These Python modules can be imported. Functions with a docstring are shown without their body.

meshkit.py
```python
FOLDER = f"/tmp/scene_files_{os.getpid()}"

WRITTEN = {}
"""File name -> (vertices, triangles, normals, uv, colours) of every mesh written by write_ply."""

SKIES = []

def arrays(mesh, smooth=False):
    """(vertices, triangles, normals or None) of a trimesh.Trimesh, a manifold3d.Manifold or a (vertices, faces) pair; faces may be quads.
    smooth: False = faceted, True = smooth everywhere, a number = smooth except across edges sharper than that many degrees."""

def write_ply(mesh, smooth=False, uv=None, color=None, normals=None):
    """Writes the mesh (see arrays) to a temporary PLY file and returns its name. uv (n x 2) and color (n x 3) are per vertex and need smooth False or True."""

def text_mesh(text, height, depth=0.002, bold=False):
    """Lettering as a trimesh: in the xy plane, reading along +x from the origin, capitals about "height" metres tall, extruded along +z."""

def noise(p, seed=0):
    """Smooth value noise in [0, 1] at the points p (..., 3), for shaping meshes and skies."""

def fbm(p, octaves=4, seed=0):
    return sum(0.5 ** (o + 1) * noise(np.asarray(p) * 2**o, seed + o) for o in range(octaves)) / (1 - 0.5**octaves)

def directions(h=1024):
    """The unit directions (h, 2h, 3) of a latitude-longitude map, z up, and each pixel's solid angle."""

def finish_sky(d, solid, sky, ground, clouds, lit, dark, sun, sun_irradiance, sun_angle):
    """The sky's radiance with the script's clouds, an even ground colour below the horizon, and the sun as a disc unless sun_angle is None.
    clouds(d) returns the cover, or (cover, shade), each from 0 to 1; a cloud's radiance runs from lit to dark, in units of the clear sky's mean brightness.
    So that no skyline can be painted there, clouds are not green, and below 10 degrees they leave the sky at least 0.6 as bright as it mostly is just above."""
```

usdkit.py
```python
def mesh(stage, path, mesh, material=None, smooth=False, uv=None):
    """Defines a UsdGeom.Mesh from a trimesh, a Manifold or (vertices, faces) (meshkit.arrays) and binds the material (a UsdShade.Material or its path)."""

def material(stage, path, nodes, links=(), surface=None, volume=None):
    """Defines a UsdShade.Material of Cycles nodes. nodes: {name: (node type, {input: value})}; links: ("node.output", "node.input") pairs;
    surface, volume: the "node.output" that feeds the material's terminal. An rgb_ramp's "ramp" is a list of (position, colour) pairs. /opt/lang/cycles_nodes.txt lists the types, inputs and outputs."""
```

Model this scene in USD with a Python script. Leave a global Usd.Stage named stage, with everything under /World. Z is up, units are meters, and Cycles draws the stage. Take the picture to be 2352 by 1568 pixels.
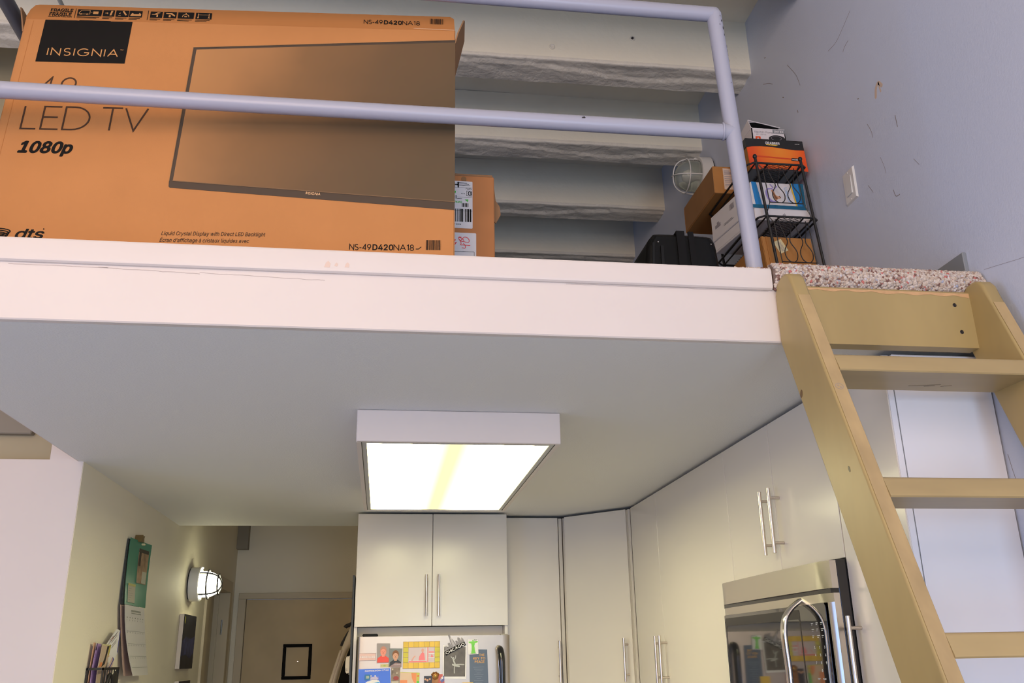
import math, random
import numpy as np, trimesh, shapely, meshkit, usdkit
import manifold3d as m3
from shapely import affinity
from shapely.geometry import Polygon, LineString, box as sbox
from pxr import Usd, UsdGeom, UsdLux, UsdShade, Gf, Sdf

stage = Usd.Stage.CreateInMemory()
UsdGeom.SetStageUpAxis(stage, "Z")
UsdGeom.SetStageMetersPerUnit(stage, 1.0)
UsdGeom.Xform.Define(stage, "/World")
PI = math.pi

# ------------------------------------------------------------------ camera, light, exposure
EXPOSURE = -0.08
cam = UsdGeom.Camera.Define(stage, "/World/camera")
_right, _fwd, _up = (0.99065471, -0.13541263, -0.01633004), (0.13320023, 0.93474404, 0.32941051), (-0.02934193, -0.32850724, 0.94404557)
cam.AddTransformOp().Set(Gf.Matrix4d(*_right, 0, *_up, 0, *[-c for c in _fwd], 0, 0.134, -1.978, 1.6, 1))
cam.CreateHorizontalApertureAttr(36.0)
cam.CreateFocalLengthAttr(36.0 * 2084.418 / 2352)
cam.CreateFStopAttr(0.0)
cam.CreateClippingRangeAttr(Gf.Vec2f(0.02, 200))
cam.CreateExposureAttr(EXPOSURE)

def rect_light(name, centre, x_axis, y_axis, w, h, colour, power):
    """daylight through a window opening: shines along x_axis x y_axis reversed (a RectLight shines along its -z)"""
    x, y = np.array(x_axis, float), np.array(y_axis, float)
    z = np.cross(x, y)
    l = UsdLux.RectLight.Define(stage, "/World/" + name)
    l.AddTransformOp().Set(Gf.Matrix4d(*x, 0, *y, 0, *z, 0, *centre, 1))
    l.CreateWidthAttr(w); l.CreateHeightAttr(h)
    l.CreateColorAttr(Gf.Vec3f(*colour)); l.CreateIntensityAttr(power)
    return l

dome = UsdLux.DomeLight.Define(stage, "/World/sky")
dome.CreateColorAttr(Gf.Vec3f(0.60, 0.72, 1.0)); dome.CreateIntensityAttr(0.20)
# unseen windows, added and coloured for their light: in the rear wall (a tall one with warm daylight, a low one with blue sky light) and in the far side wall
rect_light("rear_window_daylight", (-1.2, -4.47, 2.80), (1, 0, 0), (0, 0, 1), 2.4, 2.5, (1.000, 0.745, 0.570), 7.40)
rect_light("corner_window_daylight", (0.95, -4.47, 1.25), (1, 0, 0), (0, 0, 1), 1.1, 1.9, (0.560, 0.730, 1.000), 9.50)
rect_light("side_window_daylight", (-3.57, -1.6, 1.25), (0, -1, 0), (0, 0, 1), 2.6, 1.7, (0.270, 0.475, 1.000), 3.40)
SCONCE_POWER, DIFFUSER_POWER = 20.0, 1.38

# ------------------------------------------------------------------ materials
MATS = {}
def srgb(*c):
    c = np.array(c, float) / 255.0
    return tuple(np.where(c <= 0.04045, c / 12.92, ((c + 0.055) / 1.055) ** 2.4))

def mat(name, colour, rough=0.5, metal=0.0, spec=0.5, bump=0.0, bscale=60.0, var=0.0, vscale=3.0, coat=0.0, detail=3.0, stretch=None, **extra):
    if name in MATS: return MATS[name]
    n = {"p": ("principled_bsdf", {"base_color": colour, "roughness": rough, "metallic": metal, "specular_ior_level": spec, "coat_weight": coat, **extra})}
    ln = []
    if bump or var:
        n["g"] = ("geometry", {})
        src = "g.position"
        if stretch:
            n["map"] = ("mapping", {"scale": stretch}); ln.append(("g.position", "map.vector")); src = "map.vector"
    if var:
        n["nv"] = ("noise_texture", {"scale": vscale, "detail": 4.0})
        lo = tuple(max(0, c * (1 - var)) for c in colour); hi = tuple(min(1, c * (1 + var)) for c in colour)
        n["r"] = ("rgb_ramp", {"ramp": [(0.25, lo), (0.75, hi)]})
        ln += [(src, "nv.vector"), ("nv.fac", "r.fac"), ("r.color", "p.base_color")]
    if bump:
        n["nb"] = ("noise_texture", {"scale": bscale, "detail": detail})
        n["b"] = ("bump", {"strength": 1.0, "distance": bump})
        ln += [(src, "nb.vector"), ("nb.fac", "b.height"), ("b.normal", "p.normal")]
    MATS[name] = usdkit.material(stage, "/World/Looks/" + name, n, ln, surface="p.BSDF")
    return MATS[name]

def emit(name, colour, strength):
    if name not in MATS:
        MATS[name] = usdkit.material(stage, "/World/Looks/" + name, {"e": ("emission", {"color": colour, "strength": strength})}, [], surface="e.emission")
    return MATS[name]

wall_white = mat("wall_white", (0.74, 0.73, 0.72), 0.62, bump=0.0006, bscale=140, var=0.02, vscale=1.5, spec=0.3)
wall_daylight_blue = mat("wall_daylight_blue", (0.57, 0.62, 0.74), 0.5, bump=0.0006, bscale=140, var=0.02, vscale=1.5, spec=0.4)  # blue daylight is partly mixed into the colour of this white wall
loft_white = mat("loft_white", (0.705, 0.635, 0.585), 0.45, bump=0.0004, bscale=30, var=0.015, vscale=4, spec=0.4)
ceiling_paint = mat("ceiling_paint", (0.78, 0.775, 0.75), 0.7, bump=0.0008, bscale=180, spec=0.2)
beam_paint = mat("beam_paint", (0.86, 0.81, 0.66), 0.6, bump=0.0015, bscale=40, var=0.03, vscale=5, spec=0.3)
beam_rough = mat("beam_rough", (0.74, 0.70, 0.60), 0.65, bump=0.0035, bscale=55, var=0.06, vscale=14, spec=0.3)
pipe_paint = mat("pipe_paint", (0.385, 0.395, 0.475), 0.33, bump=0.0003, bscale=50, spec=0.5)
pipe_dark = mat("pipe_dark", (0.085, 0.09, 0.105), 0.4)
chip_dark = mat("chip_dark", (0.03, 0.025, 0.025), 0.8)
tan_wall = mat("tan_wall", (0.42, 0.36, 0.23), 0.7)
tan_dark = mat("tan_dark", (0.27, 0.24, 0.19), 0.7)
ladder_paint = mat("ladder_paint", (0.40, 0.295, 0.12), 0.42, bump=0.0008, bscale=18, var=0.10, vscale=7, stretch=(1.0, 1.0, 0.35), spec=0.5)
ladder_edge = mat("ladder_edge", (0.45, 0.32, 0.15), 0.38, bump=0.0006, bscale=18, var=0.2, vscale=16, stretch=(1, 1, 0.35), spec=0.5)
rung_paint = mat("rung_paint", (0.425, 0.315, 0.145), 0.38, bump=0.0006, bscale=18, var=0.14, vscale=9, stretch=(0.3, 1, 1), spec=0.5)
knot = mat("knot", (0.16, 0.09, 0.035), 0.6)
screw_dark = mat("screw_dark", (0.05, 0.045, 0.045), 0.35, metal=0.8)
cardboard = mat("cardboard", (0.52, 0.228, 0.078), 0.75, var=0.04, vscale=6, bump=0.0002, bscale=300, spec=0.2)
cardboard_flap = mat("cardboard_flap", (0.45, 0.185, 0.056), 0.75, var=0.04, vscale=6, spec=0.2)
cardboard_edge = mat("cardboard_edge", (0.36, 0.20, 0.10), 0.85, spec=0.1)
parcel_card = mat("parcel_card", (0.53, 0.225, 0.085), 0.75, var=0.04, vscale=8, spec=0.2)
brown_card = mat("brown_card", (0.44, 0.20, 0.06), 0.75, var=0.08, vscale=10, spec=0.2)
dark_card = mat("dark_card", (0.30, 0.16, 0.07), 0.8, var=0.08, vscale=10, spec=0.2)
ink = mat("ink", (0.012, 0.011, 0.010), 0.7, spec=0.1)
ink_brown = mat("ink_brown", (0.06, 0.028, 0.014), 0.6, spec=0.3)
print_tan = mat("print_tan", (0.56, 0.28, 0.10), 0.7, spec=0.2)
bezel_ink = mat("bezel_ink", (0.075, 0.052, 0.035), 0.6, spec=0.3)
bezel_light = mat("bezel_light", (0.20, 0.12, 0.06), 0.6, spec=0.3)
paper_white = mat("paper_white", (0.78, 0.76, 0.76), 0.6, spec=0.3)
paper_grey = mat("paper_grey", (0.62, 0.60, 0.58), 0.6, spec=0.3)
paper_cream = mat("paper_cream", (0.72, 0.62, 0.36), 0.6, spec=0.3)
green_ink = mat("green_ink", (0.10, 0.55, 0.08), 0.6)
red_ink = mat("red_ink", (0.80, 0.045, 0.05), 0.6)
grey_ink = mat("grey_ink", (0.30, 0.28, 0.30), 0.6)
black_wire = mat("black_wire", (0.012, 0.012, 0.013), 0.38)
black_plastic = mat("black_plastic", (0.005, 0.0055, 0.0055), 0.55, spec=0.22, bump=0.0004, bscale=200)
black_cloth = mat("black_cloth", (0.014, 0.013, 0.013), 0.9, bump=0.003, bscale=60, spec=0.1)
white_cloth = mat("white_cloth", (0.66, 0.56, 0.44), 0.9, bump=0.002, bscale=40, spec=0.1)
box_orange = mat("box_orange", (0.80, 0.09, 0.012), 0.3, spec=0.5)
box_orange_mid = mat("box_orange_mid", (0.83, 0.22, 0.02), 0.3, spec=0.5)
box_ochre = mat("box_ochre", (0.36, 0.15, 0.02), 0.45)
box_black = mat("box_black", (0.018, 0.018, 0.018), 0.35)
box_grey = mat("box_grey", (0.24, 0.245, 0.25), 0.7)
box_white = mat("box_white", (0.72, 0.69, 0.70), 0.4)
box_blue = mat("box_blue", (0.02, 0.22, 0.56), 0.35)
box_teal = mat("box_teal", (0.01, 0.13, 0.24), 0.4)
yellow_ink = mat("yellow_ink", (0.80, 0.52, 0.07), 0.5)
purple_ink = mat("purple_ink", (0.33, 0.27, 0.60), 0.5)
lightblue_ink = mat("lightblue_ink", (0.28, 0.50, 0.80), 0.5)
skin_ink = mat("skin_ink", (0.62, 0.33, 0.20), 0.6)
brown_ink = mat("brown_ink", (0.22, 0.09, 0.035), 0.6)
cabinet_white = mat("cabinet_white", (0.70, 0.65, 0.565), 0.22, spec=0.5, bump=0.0002, bscale=12)
cabinet_side_daylit = mat("cabinet_side_daylit", (0.80, 0.82, 0.88), 0.25, spec=0.5, bump=0.0002, bscale=9)  # same white cabinets, with blue daylight tinted into the end panel
cabinet_shadow = mat("cabinet_shadow", (0.42, 0.40, 0.36), 0.6)
gap_dark = mat("gap_dark", (0.10, 0.09, 0.075), 0.8)
steel = mat("steel", (0.60, 0.555, 0.50), 0.26, metal=1.0, bump=0.00025, bscale=25, stretch=(1, 1, 0.1))
steel_bright = mat("steel_bright", (0.66, 0.63, 0.60), 0.16, metal=1.0)
steel_handle = mat("steel_handle", (0.62, 0.56, 0.50), 0.28, metal=1.0)
black_glass = mat("black_glass", (0.010, 0.010, 0.011), 0.04, spec=0.9, coat=0.6)
black_gloss = mat("black_gloss", (0.012, 0.012, 0.013), 0.12, spec=0.6)
door_tan = mat("door_tan", (0.56, 0.44, 0.26), 0.55, var=0.12, vscale=3.5, bump=0.0006, bscale=20)
frame_cream = mat("frame_cream", (0.56, 0.48, 0.34), 0.5)
hall_wall = mat("hall_wall", (0.80, 0.74, 0.60), 0.65, bump=0.0006, bscale=120, spec=0.3)
green_paper = mat("green_paper", (0.045, 0.225, 0.155), 0.35)
lamp_white = mat("lamp_white", (0.72, 0.72, 0.70), 0.35)
rubber_dark = mat("rubber_dark", (0.03, 0.03, 0.035), 0.7)
canvas_dark = mat("canvas_dark", (0.012, 0.013, 0.022), 0.55, var=0.6, vscale=12)
canvas_blue = mat("canvas_blue", (0.03, 0.035, 0.11), 0.6, var=0.7, vscale=18)
moon_yellow = mat("moon_yellow", (0.42, 0.40, 0.05), 0.6)
canvas_edge = mat("canvas_edge", (0.68, 0.60, 0.52), 0.7)
floor_mat = mat("floor_concrete", (0.34, 0.33, 0.32), 0.45, var=0.1, vscale=2, bump=0.0005, bscale=50)
grey_paint = mat("grey_paint", (0.235, 0.25, 0.265), 0.5)
switch_white = mat("switch_white", (0.70, 0.69, 0.66), 0.3)
scuff_mat = mat("scuff_mat", (0.30, 0.27, 0.27), 0.8)
stain_mat = mat("stain_mat", (0.62, 0.47, 0.36), 0.7)
crack_mat = mat("crack_mat", (0.50, 0.43, 0.39), 0.8)
hinge_grey = mat("hinge_grey", (0.30, 0.32, 0.33), 0.35, metal=0.6)

def carpet_material(name):
    n = {"g": ("attribute", {"attribute": "yarn"}), "r": ("rgb_ramp", {"ramp": [(0.0, (.22, .12, .10)), (.06, (.36, .25, .20)), (.16, (.50, .40, .32)), (.30, (.58, .49, .41)), (.52, (.64, .56, .49)), (.70, (.53, .46, .41)), (.84, (.42, .36, .33)), (.93, (.50, .17, .15)), (.955, (.60, .56, .58)), (.985, (.38, .40, .50))], "interpolate": False}),
         "p": ("principled_bsdf", {"roughness": 0.95, "specular_ior_level": 0.1})}
    MATS[name] = usdkit.material(stage, "/World/Looks/" + name, n, [("g.fac", "r.fac"), ("r.color", "p.base_color")], surface="p.BSDF")
    return MATS[name]
carpet_back = mat("carpet_back", (.26, .19, .155), .95, var=.3, vscale=90, spec=.1)
carpet_mat = carpet_material("carpet_berber")

def gradient_material(name, axis_origin, axis, stops, rough=0.6, grain=.3):
    """flat print whose colour runs along an axis of the surface (position dotted with the axis), with a little grain"""
    a = np.array(axis, float)
    n = {"g": ("geometry", {}), "sub": ("vector_math", {"math_type": "subtract", "vector2": tuple(axis_origin)}), "dot": ("vector_math", {"math_type": "dot_product", "vector2": tuple(a)}),
         "nz": ("noise_texture", {"scale": 5.0, "detail": 3.0}), "mul": ("math", {"math_type": "multiply_add", "value2": grain, "value3": -grain / 2}), "add": ("math", {"math_type": "add"}),
         "r": ("rgb_ramp", {"ramp": stops}), "p": ("principled_bsdf", {"roughness": rough, "specular_ior_level": 0.25})}
    ln = [("g.position", "sub.vector1"), ("sub.vector", "dot.vector1"), ("g.position", "nz.vector"), ("nz.fac", "mul.value1"), ("dot.value", "add.value1"), ("mul.value", "add.value2"), ("add.value", "r.fac"), ("r.color", "p.base_color")]
    MATS[name] = usdkit.material(stage, "/World/Looks/" + name, n, ln, surface="p.BSDF")
    return MATS[name]

glass_mat = usdkit.material(stage, "/World/Looks/jar_glass", {"p": ("principled_bsdf", {"base_color": (0.86, 0.92, 0.86), "roughness": 0.06, "transmission_weight": 0.85, "IOR": 1.3})}, [], surface="p.BSDF")
pane_mat = usdkit.material(stage, "/World/Looks/pane_glass", {"t": ("transparent_bsdf", {}), "g": ("glossy_bsdf", {"roughness": 0.02}), "f": ("fresnel", {"IOR": 1.4}), "m": ("mix_closure", {})},
                           [("f.fac", "m.fac"), ("t.BSDF", "m.closure1"), ("g.BSDF", "m.closure2")], surface="m.closure")

def radial_material(name, centre, stops, rough=.35):
    """flat print whose colour runs outwards from a point"""
    n = {"g": ("geometry", {}), "d": ("vector_math", {"math_type": "distance", "vector2": tuple(centre)}), "r": ("rgb_ramp", {"ramp": stops}), "m": ("math", {"math_type": "multiply", "value2": 5.0}), "p": ("principled_bsdf", {"roughness": rough})}
    MATS[name] = usdkit.material(stage, "/World/Looks/" + name, n, [("g.position", "d.vector1"), ("d.value", "m.value1"), ("m.value", "r.fac"), ("r.color", "p.base_color")], surface="p.BSDF")
    return MATS[name]

# ------------------------------------------------------------------ scene tree helpers
USED, BASE = {}, {}
def numbered(parent, name):
    k = USED.get((parent, name), 0); USED[(parent, name)] = k + 1
    return f"{parent}/{name}" if k == 0 else f"{parent}/{name}_{k:03d}"

def tag(prim, label=None, cat=None, group=None, kind=None):
    p = prim.GetPrim() if hasattr(prim, "GetPrim") else prim
    for k, v in (("label", label), ("category", cat), ("group", group), ("kind", kind)):
        if v: p.SetCustomDataByKey(k, v)
    return p

def thing(name, label, cat, loc=(0, 0, 0), group=None, kind=None):
    path = numbered("/World", name)
    x = UsdGeom.Xform.Define(stage, path); x.AddTranslateOp().Set(Gf.Vec3d(*map(float, loc)))
    BASE[path] = np.array(loc, float)
    tag(x, label, cat, group, kind)
    return path

def obj(name, mesh, m, parent="/World", smooth=30, label=None, cat=None, group=None, kind=None):
    """one Mesh prim; the mesh is given in world coordinates"""
    if isinstance(mesh, (list,)): mesh = trimesh.util.concatenate([as_tm(x) for x in mesh])
    v, f = as_vf(mesh)
    off = np.zeros(3)
    for k, b in BASE.items():
        if parent == k or parent.startswith(k + "/"): off = b
    path = numbered(parent, name)
    me = usdkit.mesh(stage, path, (v - off, f), m, smooth=smooth)
    tag(me, label, cat, group, kind)
    return path

def as_vf(m):
    if hasattr(m, "to_mesh"):
        q = m.to_mesh(); return np.array(q.vert_properties[:, :3], float), np.array(q.tri_verts)
    if isinstance(m, tuple): return np.array(m[0], float), np.array(m[1])
    return np.array(m.vertices, float), np.array(m.faces)
def as_tm(m):
    v, f = as_vf(m)
    if f.shape[1] == 4: f = np.vstack([f[:, [0, 1, 2]], f[:, [0, 2, 3]]])
    return trimesh.Trimesh(v, f, process=False)

# ------------------------------------------------------------------ shape helpers
def bx(x0, x1, y0, y1, z0, z1, r=0.0):
    """box, its twelve edges chamfered by r"""
    x0, x1 = min(x0, x1), max(x0, x1); y0, y1 = min(y0, y1), max(y0, y1); z0, z1 = min(z0, z1), max(z0, z1)
    r = min(r, (x1 - x0) * 0.45, (y1 - y0) * 0.45, (z1 - z0) * 0.45)
    if r <= 0:
        m = trimesh.creation.box([x1 - x0, y1 - y0, z1 - z0]); m.apply_translation([(x0 + x1) / 2, (y0 + y1) / 2, (z0 + z1) / 2]); return m
    pts = []
    for sx in (0, 1):
        for sy in (0, 1):
            for sz in (0, 1):
                X, Y, Z = (x1 if sx else x0), (y1 if sy else y0), (z1 if sz else z0)
                ix, iy, iz = (-r if sx else r), (-r if sy else r), (-r if sz else r)
                pts += [(X, Y + iy, Z + iz), (X + ix, Y, Z + iz), (X + ix, Y + iy, Z)]
    return as_tm(m3.Manifold.hull_points(np.array(pts)))

class Fr:
    """a plane to build on: origin, right and up directions; n faces the viewer"""
    def __init__(s, o, ex, ey):
        s.o, s.ex, s.ey = np.array(o, float), np.array(ex, float), np.array(ey, float); s.n = np.cross(s.ex, s.ey)
    def put(s, mesh, lift=0.0):
        v, f = as_vf(mesh)
        return trimesh.Trimesh(s.o + v[:, :1] * s.ex + v[:, 1:2] * s.ey + (v[:, 2:3] + lift) * s.n, f, process=False)
    def at(s, a, b, c=0.0):
        return s.o + a * s.ex + b * s.ey + c * s.n
    def box(s, a0, a1, b0, b1, c0, c1, r=0.0):
        return s.put(bx(a0, a1, b0, b1, c0, c1, r))

T = 0.0004
def ex2(shape, d=T):
    """extrude a shapely shape (also several pieces) by d"""
    gs = [g for g in getattr(shape, "geoms", [shape]) if g.geom_type == "Polygon" and g.area > 1e-10]
    return trimesh.util.concatenate([trimesh.creation.extrude_polygon(g, d, engine="earcut") for g in gs])
def rc(x0, y0, x1, y1): return sbox(min(x0, x1), min(y0, y1), max(x0, x1), max(y0, y1))
def rrc(x0, y0, x1, y1, r): return sbox(x0 + r, y0 + r, x1 - r, y1 - r).buffer(r, quad_segs=4)

def arc(cx, cy, rx, ry, a0, a1, n=14):
    t = np.radians(np.linspace(a0, a1, n)); return [(cx + rx * math.cos(a), cy + ry * math.sin(a)) for a in t]
GLYPH = {  # stroke letters: (width, [polylines]) in a unit-high cell
    "I": (0.0, [[(0, 0), (0, 1)]]), "N": (0.72, [[(0, 0), (0, 1), (0.72, 0), (0.72, 1)]]), "L": (0.5, [[(0, 1), (0, 0), (0.5, 0)]]),
    "E": (0.52, [[(0.52, 1), (0, 1), (0, 0), (0.52, 0)], [(0, 0.53), (0.45, 0.53)]]), "T": (0.62, [[(0, 1), (0.62, 1)], [(0.31, 1), (0.31, 0)]]),
    "V": (0.7, [[(0, 1), (0.35, 0), (0.7, 1)]]), "A": (0.8, [[(0, 0), (0.4, 1), (0.8, 0)], [(0.14, 0.34), (0.66, 0.34)]]),
    "D": (0.7, [[(0, 0), (0, 1), (0.25, 1)] + arc(0.25, 0.5, 0.45, 0.5, 90, -90) + [(0, 0)]]),
    "S": (0.56, [arc(0.28, 0.745, 0.25, 0.255, 40, 270, 12) + arc(0.28, 0.245, 0.27, 0.245, 90, -140, 12)]),
    "G": (0.9, [arc(0.47, 0.5, 0.47, 0.5, 45, 330, 22) + [(0.89, 0.45), (0.52, 0.45)]]),
    "C": (0.8, [arc(0.47, 0.5, 0.47, 0.5, 45, 315, 20)]), "O": (0.94, [arc(0.47, 0.5, 0.47, 0.5, 0, 360, 28)]),
    "4": (0.6, [[(0.46, 0), (0.46, 1), (0, 0.28), (0.6, 0.28)]]), "9": (0.6, [arc(0.3, 0.69, 0.29, 0.31, 0, 360, 22), [(0.58, 0.6), (0.22, 0)]]),
    "1": (0.25, [[(0, 0.82), (0.22, 1), (0.22, 0)]]), "8": (0.54, [arc(0.27, 0.74, 0.22, 0.26, 0, 360, 18), arc(0.27, 0.24, 0.27, 0.24, 0, 360, 18)]),
    "2": (0.56, [arc(0.28, 0.72, 0.27, 0.28, 160, -35, 12) + [(0.0, 0), (0.58, 0)]]), "0": (0.62, [arc(0.31, 0.5, 0.31, 0.5, 0, 360, 24)]),
    "-": (0.35, [[(0, 0.38), (0.35, 0.38)]]), " ": (0.35, []), "H": (0.66, [[(0, 0), (0, 1)], [(0.66, 0), (0.66, 1)], [(0, 0.5), (0.66, 0.5)]]),
    "K": (0.6, [[(0, 0), (0, 1)], [(0.58, 1), (0, 0.42)], [(0.2, 0.6), (0.6, 0)]]), "Y": (0.66, [[(0, 1), (0.33, 0.48), (0.66, 1)], [(0.33, 0.48), (0.33, 0)]]),
    "P": (0.55, [[(0, 0), (0, 1), (0.25, 1)] + arc(0.25, 0.73, 0.3, 0.27, 90, -90, 10) + [(0, 0.46)]]),
    "R": (0.58, [[(0, 0), (0, 1), (0.25, 1)] + arc(0.25, 0.73, 0.3, 0.27, 90, -90, 10) + [(0, 0.46)], [(0.25, 0.46), (0.58, 0)]]),
    "W": (1.0, [[(0, 1), (0.25, 0), (0.5, 0.9), (0.75, 0), (1, 1)]]),
}
def strokes(text, h, weight, gap=0.22, width=None, shear=0.0):
    """thin lettering drawn with strokes; returns a shapely shape from (0, 0)"""
    x, ls = 0.0, []
    for ch in text:
        w, pl = GLYPH[ch]
        ls += [LineString([(x + a, b) for a, b in p]) for p in pl]
        x += w + gap
    x -= gap
    sx = (width / x) if width else h
    g = shapely.union_all([affinity.scale(l, sx, h, origin=(0, 0)).buffer(weight / 2, cap_style="flat", join_style="mitre", mitre_limit=2.5, quad_segs=2) for l in ls])
    return affinity.affine_transform(g, [1, shear, 0, 1, 0, 0]) if shear else g

def txt(text, h, bold=False, width=None, shear=0.0, depth=T):
    """printed lettering as a mesh in the xy plane"""
    m = meshkit.text_mesh(text, h, depth, bold)
    v = np.array(m.vertices)
    if width: v[:, 0] *= width / (v[:, 0].max() - v[:, 0].min())
    v[:, 0] += shear * v[:, 1]
    return trimesh.Trimesh(v, m.faces, process=False)
def moved(m, x, y, rot=0.0):
    v, f = as_vf(m); c, s = math.cos(rot), math.sin(rot)
    return trimesh.Trimesh(np.column_stack([x + c * v[:, 0] - s * v[:, 1], y + s * v[:, 0] + c * v[:, 1], v[:, 2]]), f, process=False)

def barcode(w, h, seed, n=16):
    r = random.Random(seed); xs, out = 0.0, []
    while xs < w:
        a = r.choice((0.5, 1, 1, 2)) * w / (2.2 * n); out.append(rc(xs, 0, min(xs + a, w), h)); xs += a + r.choice((0.6, 1, 1.5)) * w / (2.2 * n)
    return shapely.MultiPolygon(out)

def tube(points, r, sides=10, caps=True):
    """round bar along a polyline"""
    p = np.asarray(points, float); n = len(p)
    rad = np.broadcast_to(np.asarray(r, float), (n,))
    t = np.gradient(p, axis=0); t /= np.linalg.norm(t, axis=1, keepdims=True) + 1e-12
    up = np.array([0, 0, 1.0]) if abs(t[0][2]) < 0.9 else np.array([1.0, 0, 0])
    A, B = [], []
    a = np.cross(t[0], up); a /= np.linalg.norm(a)
    for i in range(n):
        a = a - t[i] * np.dot(a, t[i]); a /= np.linalg.norm(a); A.append(a); B.append(np.cross(t[i], a))
    A, B = np.array(A), np.array(B); ang = np.arange(sides) * 2 * PI / sides
    v = (p[:, None] + rad[:, None, None] * (np.cos(ang)[None, :, None] * A[:, None] + np.sin(ang)[None, :, None] * B[:, None])).reshape(-1, 3)
    f = []
    for i in range(n - 1):
        for k in range(sides):
            a0, a1 = i * sides + k, i * sides + (k + 1) % sides
            f += [(a0, a1, a1 + sides), (a0, a1 + sides, a0 + sides)]
    v = list(v)
    if caps:
        for base, c, flip in ((0, p[0], True), ((n - 1) * sides, p[-1], False)):
            v.append(c); ci = len(v) - 1
            for k in range(sides):
                a0, a1 = base + k, base + (k + 1) % sides
                f.append((ci, a1, a0) if flip else (ci, a0, a1))
    return trimesh.Trimesh(np.array(v), np.array(f), process=False)

def lathe(profile, origin, axis, sides=32):
    """surface of revolution: profile of (radius, height along axis)"""
    a = np.array(axis, float); a /= np.linalg.norm(a)
    u = np.cross(a, [0, 0, 1.0] if abs(a[2]) < 0.9 else [1.0, 0, 0]); u /= np.linalg.norm(u); w = np.cross(a, u)
    P = np.array(profile, float); ang = np.arange(sides) * 2 * PI / sides
    v = np.array(origin, float) + P[:, None, 0:1] * (np.cos(ang)[None, :, None] * u + np.sin(ang)[None, :, None] * w) + P[:, None, 1:2] * a
    n, f = len(P), []
    for i in range(n - 1):
        for k in range(sides):
            a0, a1 = i * sides + k, i * sides + (k + 1) % sides
            f += [(a0, a1, a1 + sides), (a0, a1 + sides, a0 + sides)]
    return trimesh.Trimesh(v.reshape(-1, 3), np.array(f), process=False)

def smooth_path(pts, n=8):
    """Catmull-Rom through the points"""
    p = np.array(pts, float); q = np.vstack([2 * p[0] - p[1], p, 2 * p[-1] - p[-2]]); out = []
    for i in range(1, len(q) - 2):
        for t in np.linspace(0, 1, n, endpoint=False):
            a, b, c, d = q[i - 1], q[i], q[i + 1], q[i + 2]
            out.append(0.5 * (2 * b + (c - a) * t + (2 * a - 5 * b + 4 * c - d) * t * t + (3 * b - a - 3 * c + d) * t ** 3))
    out.append(p[-1]); return np.array(out)

def prism(poly, axis, lo, hi):
    """extrude a polygon given in the two other axes along axis ('x' or 'y' or 'z')"""
    m = trimesh.creation.extrude_polygon(Polygon(poly) if not hasattr(poly, "geom_type") else poly, hi - lo, engine="earcut")
    v = np.array(m.vertices); w = v[:, 2] + lo
    V = {"x": np.column_stack([w, v[:, 0], v[:, 1]]), "y": np.column_stack([v[:, 0], w, v[:, 1]]), "z": np.column_stack([v[:, 0], v[:, 1], w])}[axis]
    f = m.faces if axis != "y" else m.faces[:, ::-1]
    return trimesh.Trimesh(V, f, process=False)

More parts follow.
